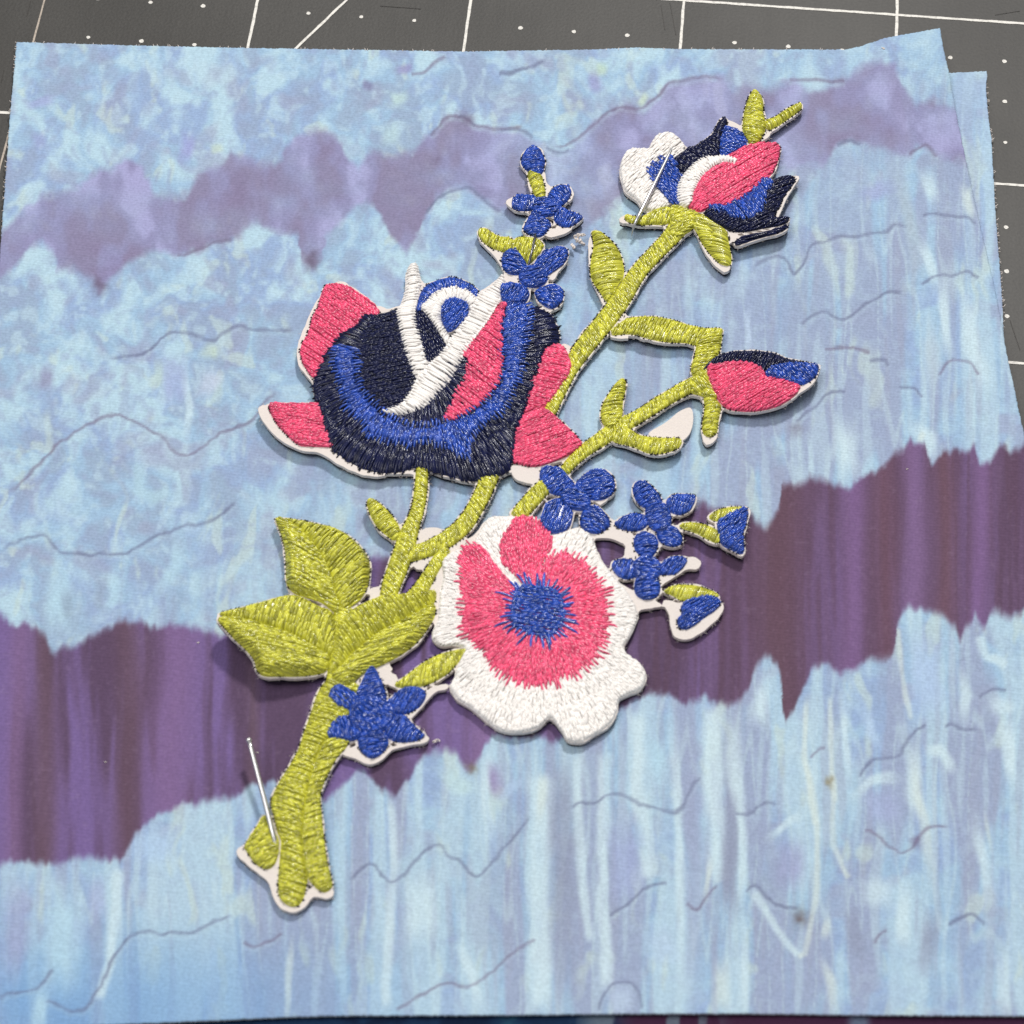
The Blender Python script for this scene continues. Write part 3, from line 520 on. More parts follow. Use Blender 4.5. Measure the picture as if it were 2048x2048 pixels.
ST('stem', 'stem', None, [(982, 945, 19), (967, 986, 18), (949, 1019, 17), (930, 1050, 18), (899, 1077, 18), (855, 1100, 17), (815, 1112, 14)])
ST('stem', 'stem', CF, [(1440, 930, 70), (1520, 850, 62), (1590, 740, 52), (1640, 650, 46), (1700, 570, 42), (1730, 520, 36)])
ST('stem', 'stem', CG, [(830, 40, 40), (760, 100, 48), (690, 180, 48), (640, 240, 42)])
R('stem', 'stem', 'green', CH, [(870, 220), (960, 200), (1060, 230), (1110, 240), (1150, 310), (1100, 400), (1000, 560), (880, 640), (860, 690), (810, 800), (770, 950), (740, 1100), (725, 1250), (725, 1400), (742, 1520), (762, 1620), (745, 1680), (735, 1740), (700, 1800), (650, 1810), (600, 1790), (550, 1740), (545, 1650), (550, 1550), (560, 1440), (570, 1330), (540, 1290), (525, 1200), (490, 1090), (500, 1040), (540, 950), (590, 870), (640, 790), (690, 700), (720, 600), (760, 490), (790, 400), (820, 310)], ('a', -18), 1, .06, 1.2, puff=.45, label='thick lower stem strand with a forked end')
R('stem', 'stem', 'green', CH, [(880, 640), (960, 610), (1060, 640), (1050, 650), (1030, 690), (970, 750), (920, 840), (880, 920), (850, 1000), (850, 1080), (860, 1180), (870, 1280), (885, 1400), (900, 1500), (930, 1620), (935, 1670), (890, 1710), (840, 1700), (790, 1650), (755, 1610), (735, 1520), (718, 1400), (718, 1250), (732, 1100), (762, 950), (802, 800), (850, 690)], ('a', 22), 1, .06, 1.2, puff=.45)
R('stem', 'stem', 'green', CH, [(450, 1150), (490, 1180), (520, 1280), (560, 1330), (555, 1430), (530, 1510), (480, 1550), (420, 1530), (370, 1490), (330, 1420), (300, 1390), (350, 1310), (400, 1230)], ('a', 30), 0, .06, 1.25, puff=.4)
ST('stem', 'stem', CF, [(1010, 930, 70), (1000, 1080, 75), (985, 1230, 70), (965, 1400, 75), (960, 1500, 75)])
# ---- leaves
R('leaf0', 'leaf_half', 'green', CF, [(530, 300), (620, 303), (720, 320), (830, 345), (940, 370), (1040, 420), (1110, 480), (1170, 550), (1200, 630), (1195, 720), (1180, 800), (1140, 870), (1060, 930), (1000, 970), (950, 850), (910, 690), (840, 570), (740, 440), (640, 350)], ('a', 38), 1, .05, 1.9, puff=.5)
R('leaf0', 'leaf_half', 'green', CF, [(520, 305), (560, 300), (650, 345), (750, 430), (850, 560), (920, 690), (960, 850), (1000, 970), (950, 980), (860, 900), (760, 870), (660, 840), (605, 780), (600, 700), (600, 600), (590, 500), (560, 400)], ('a', -25), 1, .05, 1.15, puff=.5)
R('leaf1', 'leaf_half', 'green', CF, [(110, 990), (140, 970), (220, 945), (330, 920), (450, 890), (560, 860), (640, 850), (720, 870), (830, 920), (930, 970), (970, 1060), (960, 1180), (930, 1290), (850, 1240), (740, 1170), (600, 1100), (440, 1050), (280, 1010)], ('a', 68), 2, .05, 1.6, puff=.45)
R('leaf1', 'leaf_half', 'green', CF, [(100, 1005), (280, 1010), (440, 1055), (600, 1105), (740, 1175), (850, 1245), (930, 1295), (890, 1390), (800, 1410), (700, 1420), (560, 1420), (440, 1420), (395, 1380), (380, 1300), (320, 1230), (250, 1170), (180, 1090)], ('a', -12), 2, .05, 1.1, puff=.55)
R('leaf2', 'leaf_half', 'green', CF, [(960, 1080), (1060, 960), (1170, 890), (1290, 850), (1420, 850), (1560, 820), (1665, 810), (1660, 900), (1560, 960), (1430, 1030), (1300, 1090), (1180, 1170), (1060, 1280), (960, 1400), (900, 1400), (930, 1290), (950, 1180)], ('a', -48), 1, .05, 1.5, puff=.45)
R('leaf2', 'leaf_half', 'green', CF, [(1660, 900), (1655, 1000), (1600, 1090), (1530, 1180), (1430, 1260), (1320, 1320), (1210, 1370), (1120, 1420), (1060, 1490), (960, 1480), (920, 1430), (960, 1400), (1060, 1280), (1180, 1170), (1300, 1090), (1430, 1030), (1560, 960)], ('a', 14), 1, .05, 1.3, puff=.5)
R('leaf3', 'leaf', 'green', CF, [(1165, 190), (1190, 165), (1220, 165), (1280, 210), (1340, 270), (1390, 340), (1410, 390), (1400, 450), (1360, 470), (1310, 430), (1240, 370), (1190, 280)], ('a', 32), 1, .05, 1.9, puff=.5)
R('leaf4', 'leaf', 'green', CF, [(1350, 1480), (1420, 1430), (1520, 1350), (1640, 1270), (1780, 1230), (1910, 1210), (1840, 1290), (1780, 1370), (1700, 1430), (1600, 1480), (1500, 1500), (1400, 1500)], ('a', 80), 0, .05, 1.6, puff=.3)
R('leaf5', 'leaf', 'green', CC, [(895, 1020), (930, 1010), (990, 1030), (1050, 1080), (1100, 1140), (1140, 1220), (1155, 1300), (1150, 1380), (1110, 1430), (1080, 1490), (1050, 1550), (1010, 1570), (990, 1530), (950, 1470), (900, 1400), (885, 1320), (895, 1230), (915, 1130), (905, 1060)], ('a', 8), 1, .06, 2.0, puff=.5)
R('leaf6', 'leaf', 'green', CE, [(490, 675), (460, 665), (420, 695), (380, 760), (335, 830), (320, 900), (340, 970), (380, 1000), (440, 985), (470, 900), (470, 820), (490, 740)], ('a', 8), 1, .06, 1.9, puff=.45)
R('leaf7', 'leaf', 'green', CE, [(460, 980), (540, 1010), (600, 1040), (680, 1045), (760, 1050), (840, 1045), (855, 1080), (830, 1120), (780, 1140), (700, 1160), (620, 1150), (560, 1120), (500, 1100), (440, 1090), (390, 1070), (420, 1000)], ('a', 75), 1, .06, 1.9, puff=.4)
VAL = {'leaf0': [(540, 305), (645, 350), (745, 440), (845, 570), (915, 690), (955, 850), (1000, 970)], 'leaf1': [(105, 1000), (280, 1010), (440, 1053), (600, 1103), (740, 1173), (850, 1243), (930, 1293)], 'leaf2': [(1660, 900), (1560, 960), (1430, 1030), (1300, 1090), (1180, 1170), (1060, 1280), (960, 1400)]}
for r in REG:
    if r['part'] in VAL: q = np.array(cr(*CF, VAL[r['part']])); r['val'] = [tuple(v) for v in U(q[:, 0], q[:, 1], PTOP)]; r['puff'] = .18
# ---- rose
C0 = (960, 770)
R('rose', 'petal', 'pink', CB, [(405, 345), (430, 325), (475, 325), (540, 335), (600, 370), (660, 415), (715, 465), (720, 520), (640, 560), (610, 620), (560, 690), (500, 780), (450, 850), (385, 850), (340, 845), (310, 800), (285, 760), (272, 700), (285, 650), (325, 590), (335, 520), (370, 460), (385, 400)], ('a', -35), 0, .08, 1.0, 'pink petal at the upper corner of the rose')
R('rose', 'petal', 'pink', CB, [(95, 990), (130, 980), (220, 985), (300, 985), (360, 980), (420, 1000), (450, 1040), (460, 1150), (475, 1230), (400, 1228), (330, 1225), (280, 1225), (240, 1200), (190, 1150), (150, 1110), (110, 1040)], ('a', -8), 0, .08, 1.0, 'pink petal pointing out to the side with a wide felt rim')
R('rose', 'petal', 'pink', CB, [(1715, 655), (1740, 680), (1765, 740), (1780, 790), (1760, 850), (1720, 900), (1690, 950), (1640, 1005), (1590, 1020), (1500, 1000), (1520, 900), (1550, 800), (1570, 720), (1660, 660)], ('a', -15), 0, .08, 1.2)
R('rose', 'petal', 'pink', CB, [(1480, 1010), (1570, 1015), (1640, 1020), (1690, 1060), (1750, 1110), (1800, 1160), (1840, 1210), (1820, 1240), (1750, 1280), (1680, 1310), (1600, 1335), (1540, 1340), (1490, 1325), (1440, 1320), (1420, 1230), (1440, 1100)], ('a', 20), 0, .08, 1.0)
R('rose', 'petal', 'navy', CB, [(610, 525), (640, 495), (700, 515), (770, 490), (815, 470), (930, 480), (1000, 480), (1100, 700), (1300, 600), (1400, 450), (1540, 450), (1600, 460), (1670, 500), (1700, 570), (1715, 640), (1650, 680), (1610, 720), (1590, 800), (1560, 900), (1520, 1010), (1490, 1100), (1465, 1150), (1470, 1230), (1450, 1290), (1440, 1350), (1400, 1380), (1330, 1400), (1250, 1420), (1180, 1410), (1080, 1385), (985, 1355), (900, 1340), (850, 1365), (780, 1370), (680, 1365), (600, 1340), (520, 1290), (450, 1240), (445, 1210), (420, 1150), (405, 1080), (395, 1010), (355, 960), (350, 900), (360, 830), (395, 780), (410, 720), (450, 680), (490, 620), (540, 590), (600, 560)], ('r', C0), 1, .36, 2.4, 'navy outer petal wrapped round the rose', .55)
R('rose', 'petal', 'navy', CB, [(650, 600), (620, 680), (590, 760), (590, 850), (630, 940), (690, 1010), (730, 1045), (790, 1045), (840, 1015), (890, 950), (925, 870), (905, 820), (870, 690), (840, 560), (825, 470), (770, 492), (700, 517), (660, 540)], ('a', 12), 2, .32, 1.0, 'dark navy inner petal', .35)
R('rose', 'petal', 'blue', CB, [(455, 700), (500, 690), (560, 700), (590, 730), (585, 790), (590, 850), (600, 900), (640, 960), (680, 1010), (740, 1065), (820, 1105), (900, 1130), (990, 1130), (1060, 1105), (1150, 1090), (1230, 1050), (1300, 990), (1360, 920), (1390, 850), (1395, 760), (1390, 680), (1380, 600), (1390, 520), (1400, 450), (1470, 420), (1545, 450), (1550, 520), (1540, 600), (1520, 700), (1500, 800), (1480, 880), (1440, 960), (1400, 1040), (1330, 1090), (1270, 1130), (1230, 1180), (1215, 1220), (1205, 1270), (1200, 1310), (1170, 1300), (1130, 1270), (1080, 1240), (1020, 1230), (980, 1210), (920, 1220), (870, 1240), (840, 1220), (780, 1220), (740, 1210), (700, 1200), (650, 1190), (640, 1140), (600, 1090), (560, 1060), (520, 1010), (500, 940), (490, 880), (480, 830), (460, 780), (455, 740)], ('r', C0), 2, .3, 1.7, 'royal blue crescent petal edge', .3, spk=(.1, .75), sc=C0, ins=.34)
R('rose', 'petal', 'pink', CB, [(1410, 450), (1400, 520), (1385, 600), (1385, 700), (1390, 780), (1380, 860), (1340, 930), (1290, 990), (1220, 1040), (1150, 1085), (1060, 1108), (1080, 1060), (1120, 1010), (1150, 930), (1190, 850), (1200, 780), (1180, 700), (1230, 640), (1290, 560), (1340, 490), (1370, 440), (1390, 425)], ('a', -38), 3, .55, 1.1, 'pink inner petal', .35)
R('rose', 'petal', 'navy', CB, [(890, 490), (940, 480), (975, 500), (1020, 550), (1060, 640), (1100, 700), (1040, 755), (1000, 800), (970, 780), (950, 700), (930, 640), (900, 560)], ('a', -55), 3, .08, 1.1, None, .2)
R('rose', 'petal_edge', 'blue', CB, [(915, 500), (920, 440), (940, 370), (975, 330), (1040, 300), (1110, 285), (1180, 305), (1240, 340), (1268, 375), (1255, 420), (1235, 405), (1190, 375), (1130, 362), (1060, 372), (1010, 405), (970, 450), (950, 495)], ('r', (1120, 480)), 4, .1, 3, 'royal blue spiral edge', .35)
R('rose', 'petal_edge', 'white', CB, [(945, 490), (965, 440), (1000, 400), (1060, 362), (1130, 350), (1200, 367), (1245, 400), (1250, 430), (1215, 480), (1200, 440), (1150, 415), (1090, 425), (1062, 460), (1055, 510), (1065, 560), (1090, 600), (1115, 640), (1095, 690), (1060, 640), (1030, 590), (1000, 540), (965, 505)], ('r', (1125, 490)), 5, .3, 2.6, 'white spiral edge', .3)
R('rose', 'petal', 'blue', CB, [(1058, 455), (1080, 422), (1130, 408), (1180, 422), (1212, 458), (1205, 510), (1165, 548), (1125, 585), (1090, 600), (1063, 550), (1052, 500)], ('a', 55), 4, .12, 1.0, 'blue heart of the rose', .3)
R('rose', 'petal_edge', 'white', CB, [(890, 212), (918, 208), (932, 260), (945, 320), (930, 370), (922, 430), (910, 500), (915, 560), (942, 640), (957, 700), (972, 760), (987, 795), (1000, 810), (960, 855), (930, 880), (903, 850), (888, 800), (863, 740), (848, 690), (833, 640), (818, 560), (808, 500), (830, 450), (850, 400), (863, 330), (860, 270)], ('a', 8), 5, .36, 5, 'white stripe crossing the rose', .35)
R('rose', 'petal_edge', 'white', CB, [(1395, 270), (1412, 330), (1375, 440), (1315, 540), (1265, 610), (1215, 680), (1185, 730), (1135, 830), (1095, 890), (1045, 950), (970, 1020), (900, 1055), (830, 1070), (770, 1070), (725, 1050), (790, 1035), (850, 1000), (890, 940), (920, 870), (985, 795), (1040, 745), (1090, 685), (1110, 640), (1160, 565), (1215, 495), (1250, 415), (1270, 375), (1330, 345), (1370, 300)], ('a', -28), 6, .38, 4.4, 'broad white stripe down the rose', .4)
# ---- poppy
CP = (760, 770)
R('poppy', 'petal', 'white', CG, [(480, 240), (540, 225), (620, 235), (700, 240), (760, 230), (840, 340), (900, 320), (980, 285), (1060, 330), (1080, 390), (1100, 450), (1150, 520), (1200, 580), (1260, 650), (1300, 720), (1320, 780), (1295, 850), (1265, 910), (1230, 945), (1250, 990), (1300, 1020), (1350, 1070), (1362, 1130), (1330, 1190), (1270, 1210), (1205, 1240), (1200, 1310), (1170, 1370), (1110, 1420), (1050, 1450), (1000, 1480), (930, 1475), (900, 1430), (860, 1370), (825, 1335), (780, 1390), (700, 1420), (620, 1430), (540, 1410), (460, 1350), (390, 1290), (310, 1240), (270, 1180), (300, 1120), (320, 1050), (370, 960), (300, 940), (230, 950), (170, 910), (180, 860), (210, 800), (215, 720), (220, 640), (240, 560), (230, 480), (290, 430), (400, 380), (440, 310)], ('r', CP), 1, .06, 1.5, 'white ruffled outer petals', .28)
R('poppy', 'petal', 'pink', CG, [(345, 430), (390, 400), (430, 400), (470, 430), (500, 490), (560, 560), (620, 620), (640, 650), (660, 740), (640, 820), (590, 860), (470, 960), (410, 930), (370, 890), (350, 850), (355, 780), (355, 700), (345, 600), (335, 500)], ('r', CP), 2, .5, 1.3, None, .3, spk=(.2, 1.15), sc=CP)
R('poppy', 'petal', 'pink', CG, [(620, 250), (680, 235), (760, 250), (820, 310), (850, 370), (840, 420), (800, 480), (770, 540), (760, 640), (700, 650), (650, 580), (600, 540), (560, 500), (545, 440), (560, 350), (600, 300)], ('r', (720, 900)), 3, .3, 1.2, None, .3)
R('poppy', 'petal', 'pink', CG, [(830, 475), (880, 450), (940, 460), (1000, 490), (1050, 540), (1085, 600), (1120, 665), (1138, 740), (1135, 830), (1120, 920), (1090, 990), (1045, 1055), (980, 1095), (900, 1125), (820, 1155), (740, 1170), (660, 1160), (590, 1130), (540, 1090), (490, 1040), (460, 970), (480, 890), (560, 840), (660, 830), (760, 760), (800, 680), (770, 600), (760, 560), (800, 515)], ('r', CP), 2, .5, 1.3, None, .35, spk=(.2, 1.25), sc=CP)
R('poppy', 'flower_centre', 'blue', CG, [(640, 640), (700, 625), (770, 625), (840, 640), (880, 660), (900, 700), (915, 740), (910, 790), (910, 840), (880, 880), (845, 915), (780, 925), (720, 905), (660, 880), (605, 855), (612, 800), (605, 740), (620, 690)], ('a', -8), 4, .3, 1.3, 'royal blue flower centre', .35, spk=(.2, 1.9), sc=(760, 775))
# ---- upper rose bud
R('rose_bud', 'sepal', 'green', CD, [(1375, 112), (1410, 125), (1445, 165), (1460, 220), (1455, 290), (1470, 340), (1480, 390), (1470, 440), (1440, 500), (1410, 545), (1340, 535), (1310, 490), (1290, 430), (1295, 350), (1305, 280), (1330, 200), (1350, 150)], ('a', -12), 0, .06, 1.5, puff=.4)
R('rose_bud', 'sepal', 'green', CD, [(1490, 345), (1550, 320), (1620, 270), (1700, 225), (1755, 210), (1757, 265), (1700, 310), (1640, 350), (1570, 400), (1500, 435), (1465, 410), (1470, 360)], ('a', -55), 1, .06, 1.9, puff=.4)
R('rose_bud', 'petal', 'white', CD, [(860, 560), (830, 620), (780, 670), (720, 720), (690, 800), (700, 900), (740, 1010), (660, 1040), (580, 1065), (520, 1040), (480, 970), (430, 940), (380, 900), (355, 830), (345, 740), (350, 680), (390, 600), (450, 565), (520, 570), (580, 575), (590, 530), (620, 480), (680, 445), (750, 445), (800, 480), (840, 530)], ('a', 40), 1, .05, 1.5, 'white heart-shaped petal', .5)
R('rose_bud', 'petal', 'navy', CD, [(1165, 325), (1182, 370), (1160, 410), (1140, 470), (1130, 540), (1130, 610), (1080, 650), (980, 670), (910, 720), (850, 790), (810, 850), (760, 800), (760, 720), (750, 665), (830, 620), (870, 560), (940, 550), (1000, 500), (1070, 450), (1090, 390), (1120, 345)], ('a', -30), 2, .12, 1.4, 'navy petal', .4)
R('rose_bud', 'petal', 'blue', CD, [(1150, 420), (1200, 405), (1270, 430), (1310, 480), (1335, 545), (1290, 575), (1240, 600), (1200, 640), (1115, 630), (1120, 540), (1135, 470)], ('a', -15), 3, .3, 1.1, None, .3)
R('rose_bud', 'petal', 'blue', CD, [(700, 665), (765, 650), (772, 720), (810, 770), (840, 800), (815, 850), (800, 900), (790, 980), (730, 1000), (700, 960), (660, 920), (615, 880), (600, 830), (570, 800), (565, 760), (610, 720), (650, 690)], ('a', -38), 3, .75, 1.2, None, .3)
R('rose_bud', 'petal', 'pink', CD, [(1570, 525), (1590, 560), (1580, 640), (1560, 700), (1530, 760), (1490, 805), (1440, 845), (1400, 885), (1350, 915), (1290, 965), (1230, 1005), (1150, 1025), (1060, 1020), (1010, 1040), (990, 1065), (930, 1060), (870, 1035), (880, 990), (880, 930), (910, 860), (950, 800), (1010, 740), (1080, 680), (1150, 650), (1250, 600), (1320, 560), (1400, 535), (1480, 525)], ('a', 30), 4, .08, .95, 'pink centre petal', .55)
R('rose_bud', 'petal_edge', 'white', CD, [(1252, 690), (1240, 722), (1180, 695), (1120, 698), (1060, 728), (1000, 778), (960, 828), (930, 888), (905, 945), (905, 1000), (860, 1032), (800, 1005), (788, 920), (798, 850), (845, 785), (898, 718), (958, 668), (1030, 638), (1080, 648), (1130, 638), (1190, 648), (1232, 668)], ('r', (1180, 900)), 6, .3, 3.4, 'white crescent edge', .45)
R('rose_bud', 'petal', 'navy', CD, [(985, 1070), (1040, 1045), (1120, 1050), (1250, 1020), (1400, 930), (1500, 850), (1540, 810), (1620, 782), (1690, 785), (1712, 820), (1680, 860), (1640, 910), (1610, 960), (1590, 1010), (1560, 1060), (1540, 1110), (1600, 1100), (1655, 1098), (1655, 1140), (1580, 1170), (1450, 1190), (1330, 1218), (1220, 1218), (1150, 1190), (1080, 1150), (1020, 1110)], ('a', 24), 2, .08, 1.8, 'navy lower petal', .4)
R('rose_bud', 'petal', 'blue', CD, [(1020, 1020), (1100, 1022), (1180, 1022), (1250, 992), (1320, 952), (1380, 902), (1430, 852), (1500, 802), (1530, 830), (1500, 880), (1475, 940), (1460, 1000), (1450, 1050), (1420, 1070), (1380, 1100), (1310, 1130), (1260, 1120), (1210, 1125), (1150, 1075), (1090, 1065), (1040, 1050)], ('a', -50), 5, .5, 1.5, None, .3)
R('rose_bud', 'petal', 'navy', CD, [(1225, 1295), (1290, 1245), (1400, 1225), (1550, 1195), (1650, 1155), (1645, 1190), (1550, 1235), (1420, 1265), (1320, 1300), (1240, 1325)], ('a', 10), 0, .1, 2, 'dark folded-under petal edge', .1)
R('rose_bud', 'sepal', 'green', CD, [(375, 1105), (400, 1075), (450, 1090), (520, 1095), (600, 1060), (680, 1030), (740, 1030), (780, 1080), (750, 1140), (680, 1165), (600, 1158), (520, 1168), (450, 1152), (400, 1140)], ('a', 70), 2, .06, 1.9, puff=.4)
R('rose_bud', 'sepal', 'green', CD, [(720, 1040), (790, 1015), (850, 1045), (930, 1060), (985, 1090), (960, 1140), (915, 1190), (880, 1220), (820, 1250), (760, 1270), (715, 1240), (735, 1170)], ('a', 20), 3, .08, 1.3, puff=.35)
R('rose_bud', 'sepal', 'green', CD, [(900, 1130), (970, 1090), (1030, 1120), (1090, 1160), (1150, 1195), (1180, 1220), (1185, 1270), (1200, 1340), (1215, 1420), (1205, 1480), (1170, 1480), (1110, 1460), (1060, 1410), (1010, 1350), (970, 1290), (940, 1220), (905, 1170)], ('a', -14), 3, .06, 2.2, puff=.5)
# ---- closed bud on the branch
R('closed_bud', 'sepal', 'green', CE, [(1000, 760), (1060, 790), (1110, 840), (1095, 900), (1085, 960), (1080, 1020), (1040, 1050), (990, 1040), (975, 990), (985, 920), (995, 850), (985, 790)], ('a', 6), 1, .06, 1.9, puff=.4)
R('closed_bud', 'sepal', 'green', CE, [(900, 700), (960, 640), (1010, 620), (1040, 700), (1090, 810), (1020, 800), (950, 775), (900, 765)], ('a', -40), 2, .06, 1.6, puff=.3)
R('closed_bud', 'petal', 'navy', CE, [(980, 628), (1010, 580), (1060, 540), (1110, 510), (1180, 490), (1270, 488), (1370, 490), (1450, 505), (1530, 540), (1620, 555), (1735, 578), (1640, 620), (1560, 620), (1480, 640), (1380, 660), (1330, 610), (1260, 590), (1180, 590), (1100, 600), (1040, 620), (1000, 640)], ('a', 60), 2, .08, 1.8, 'navy petal', .4)
R('closed_bud', 'petal', 'pink', CE, [(1000, 625), (1040, 600), (1100, 580), (1180, 568), (1260, 570), (1320, 585), (1370, 615), (1390, 660), (1440, 665), (1520, 680), (1580, 700), (1620, 715), (1590, 770), (1540, 810), (1480, 845), (1400, 870), (1300, 885), (1200, 880), (1130, 865), (1090, 820), (1050, 760), (1020, 700)], ('a', 28), 3, .12, 1.0, 'pink petal', .55)
R('closed_bud', 'petal', 'blue', CE, [(1420, 600), (1480, 585), (1560, 575), (1640, 580), (1735, 578), (1725, 640), (1690, 680), (1630, 715), (1580, 702), (1520, 682), (1440, 668), (1372, 662), (1400, 620)], ('a', -38), 4, .1, 1.3, 'royal blue petal tip', .3)
# ---- small blue blossoms
R('blossom_bud', 'petal', 'blue', CC, [(368, 420), (390, 388), (430, 360), (480, 360), (512, 390), (532, 430), (547, 480), (535, 520), (532, 560), (500, 590), (460, 580), (420, 565), (375, 530), (350, 490), (358, 450)], ('a', 5), 1, .06, 1.4, 'royal blue bud tip', .5)
R('blossom_bud', 'sepal', 'green', CC, [(408, 545), (430, 560), (470, 575), (525, 590), (530, 640), (545, 690), (550, 740), (530, 770), (490, 770), (450, 745), (440, 690), (420, 640), (403, 590)], ('a', 22), 0, .08, 1.75, 'green neck', .35)
R('blossom0', 'petal', 'blue', CC, [(278, 790), (300, 745), (350, 725), (430, 735), (490, 770), (480, 840), (420, 862), (350, 862), (290, 850)], ('a', 82), 1, .08, 1.75, puff=.34)
R('blossom0', 'petal', 'blue', CC, [(565, 725), (600, 680), (650, 655), (720, 658), (750, 700), (742, 750), (705, 800), (650, 840), (600, 820), (570, 770)], ('a', -40), 1, .08, 1.75, puff=.34)
R('blossom0', 'petal', 'blue', CC, [(650, 830), (720, 848), (780, 872), (847, 905), (800, 950), (740, 987), (680, 990), (630, 965), (600, 920)], ('a', 65), 1, .08, 1.75, puff=.34)
R('blossom0', 'petal', 'blue', CC, [(440, 860), (500, 890), (560, 920), (595, 960), (575, 1000), (532, 1052), (490, 1068), (430, 1052), (378, 1022), (368, 990), (400, 930)], ('a', 8), 1, .08, 1.75, puff=.34)
R('blossom0', 'flower_centre', 'blue', CC, ell(550, 835, 112, 75), ('a', 5), 3, .08, 1.75, puff=.3)
R('blossom1', 'sepal', 'green', CC, [(15, 1020), (40, 988), (90, 988), (140, 1030), (200, 1060), (270, 1060), (300, 1090), (330, 1060), (400, 1060), (440, 1070), (500, 1080), (540, 1120), (510, 1180), (470, 1230), (420, 1280), (370, 1250), (320, 1200), (280, 1170), (230, 1185), (190, 1170), (130, 1150), (80, 1120), (40, 1080)], ('a', 72), 0, .08, 1.75, puff=.4)
R('blossom1', 'petal', 'blue', CC, [(198, 1235), (220, 1185), (280, 1158), (330, 1172), (370, 1230), (420, 1310), (380, 1350), (320, 1358), (260, 1352), (213, 1312)], ('a', -18), 3, .08, 1.75, puff=.34)
R('blossom1', 'petal', 'blue', CC, [(425, 1320), (480, 1230), (540, 1168), (620, 1133), (690, 1128), (727, 1170), (717, 1230), (680, 1280), (620, 1322), (560, 1362), (490, 1380)], ('a', 35), 3, .08, 1.75, puff=.34)
R('blossom1', 'petal', 'blue', CC, [(188, 1480), (210, 1430), (270, 1408), (340, 1415), (400, 1440), (430, 1500), (405, 1560), (340, 1595), (260, 1592), (208, 1562)], ('a', 60), 7, .08, 1.75, puff=.34)
R('blossom1', 'petal', 'blue', CC, [(450, 1480), (520, 1440), (600, 1418), (660, 1438), (692, 1490), (682, 1550), (640, 1602), (590, 1622), (540, 1602), (480, 1550)], ('a', -25), 7, .08, 1.75, puff=.34)
R('blossom1', 'flower_centre', 'blue', CC, ell(450, 1375, 118, 82), ('a', 10), 8, .08, 1.75, puff=.3)
R('blossom2', 'petal', 'blue', CE, [(-65, 1260), (-20, 1232), (60, 1238), (110, 1290), (160, 1340), (180, 1400), (120, 1420), (60, 1425), (0, 1412), (-50, 1362), (-72, 1300)], ('a', 35), 2, .08, 1.75, puff=.34)
R('blossom2', 'petal', 'blue', CE, [(150, 1360), (220, 1278), (290, 1248), (360, 1253), (412, 1300), (423, 1370), (402, 1422), (340, 1454), (270, 1455), (190, 1420)], ('a', 8), 2, .08, 1.75, puff=.34)
R('blossom2', 'petal', 'blue', CE, [(188, 1590), (205, 1510), (270, 1480), (330, 1508), (382, 1560), (393, 1610), (372, 1642), (310, 1673), (240, 1664), (198, 1632)], ('a', -20), 2, .08, 1.75, puff=.34)
R('blossom2', 'petal', 'blue', CE, [(-62, 1560), (-30, 1468), (40, 1436), (110, 1455), (150, 1520), (143, 1590), (122, 1642), (40, 1673), (-30, 1664), (-63, 1622)], ('a', 70), 2, .08, 1.75, puff=.34)
R('blossom2', 'flower_centre', 'blue', CE, ell(165, 1452, 105, 66, 20), ('a', -10), 4, .08, 1.75, puff=.3)
R('blossom3', 'petal', 'blue', CG, [(1278, 80), (1300, 38), (1350, 27), (1402, 70), (1440, 120), (1460, 170), (1400, 190), (1340, 185), (1300, 150)], ('a', 25), 1, .08, 1.75, puff=.34)
R('blossom3', 'petal', 'blue', CG, [(1465, 150), (1500, 108), (1560, 102), (1632, 108), (1632, 150), (1602, 202), (1550, 228), (1500, 215), (1470, 190)], ('a', 70), 1, .08, 1.75, puff=.34)
R('blossom3', 'petal', 'blue', CG, [(1178, 270), (1230, 228), (1290, 208), (1350, 215), (1380, 270), (1330, 313), (1260, 313), (1200, 297)], ('a', 60), 1, .08, 1.75, puff=.34)
R('blossom3', 'petal', 'blue', CG, [(1410, 300), (1470, 270), (1530, 285), (1562, 340), (1562, 380), (1520, 403), (1460, 392), (1420, 362)], ('a', -15), 1, .08, 1.75, puff=.34)
R('blossom3', 'petal', 'blue', CG, [(1288, 340), (1340, 315), (1400, 325), (1432, 380), (1412, 440), (1370, 462), (1310, 442), (1288, 400)], ('a', 8), 1, .08, 1.75, puff=.34)
R('blossom3', 'flower_centre', 'blue', CG, ell(1425, 235, 72, 92, -25), ('a', 15), 3, .08, 1.75, puff=.3)
R('blossom4', 'petal', 'blue', CG, [(1168, 480), (1220, 458), (1290, 465), (1330, 510), (1310, 565), (1250, 583), (1200, 562), (1168, 520)], ('a', 70), 1, .08, 1.75, puff=.34)
R('blossom4', 'petal', 'blue', CG, [(1415, 510), (1480, 453), (1540, 443), (1593, 460), (1572, 510), (1520, 553), (1460, 556), (1415, 550)], ('a', 55), 1, .08, 1.75, puff=.34)
R('blossom4', 'petal', 'blue', CG, [(1288, 620), (1300, 570), (1360, 560), (1430, 570), (1442, 620), (1432, 670), (1380, 693), (1330, 688), (1298, 662)], ('a', 8), 1, .08, 1.75, puff=.34)
R('blossom4', 'flower_centre', 'blue', CG, ell(1362, 522, 84, 76), ('a', -10), 3, .08, 1.75, puff=.3)
R('sprig0', 'sepal', 'green', CG, [(1530, 275), (1600, 258), (1680, 268), (1740, 295), (1780, 330), (1760, 385), (1700, 362), (1650, 332), (1600, 312), (1560, 302)], ('a', 65), 0, .06, 2, puff=.3)
R('sprig0', 'sepal', 'green', CG, [(1690, 235), (1750, 190), (1830, 173), (1890, 175), (1870, 210), (1800, 250), (1740, 262)], ('a', 75), 0, .06, 2, puff=.3)
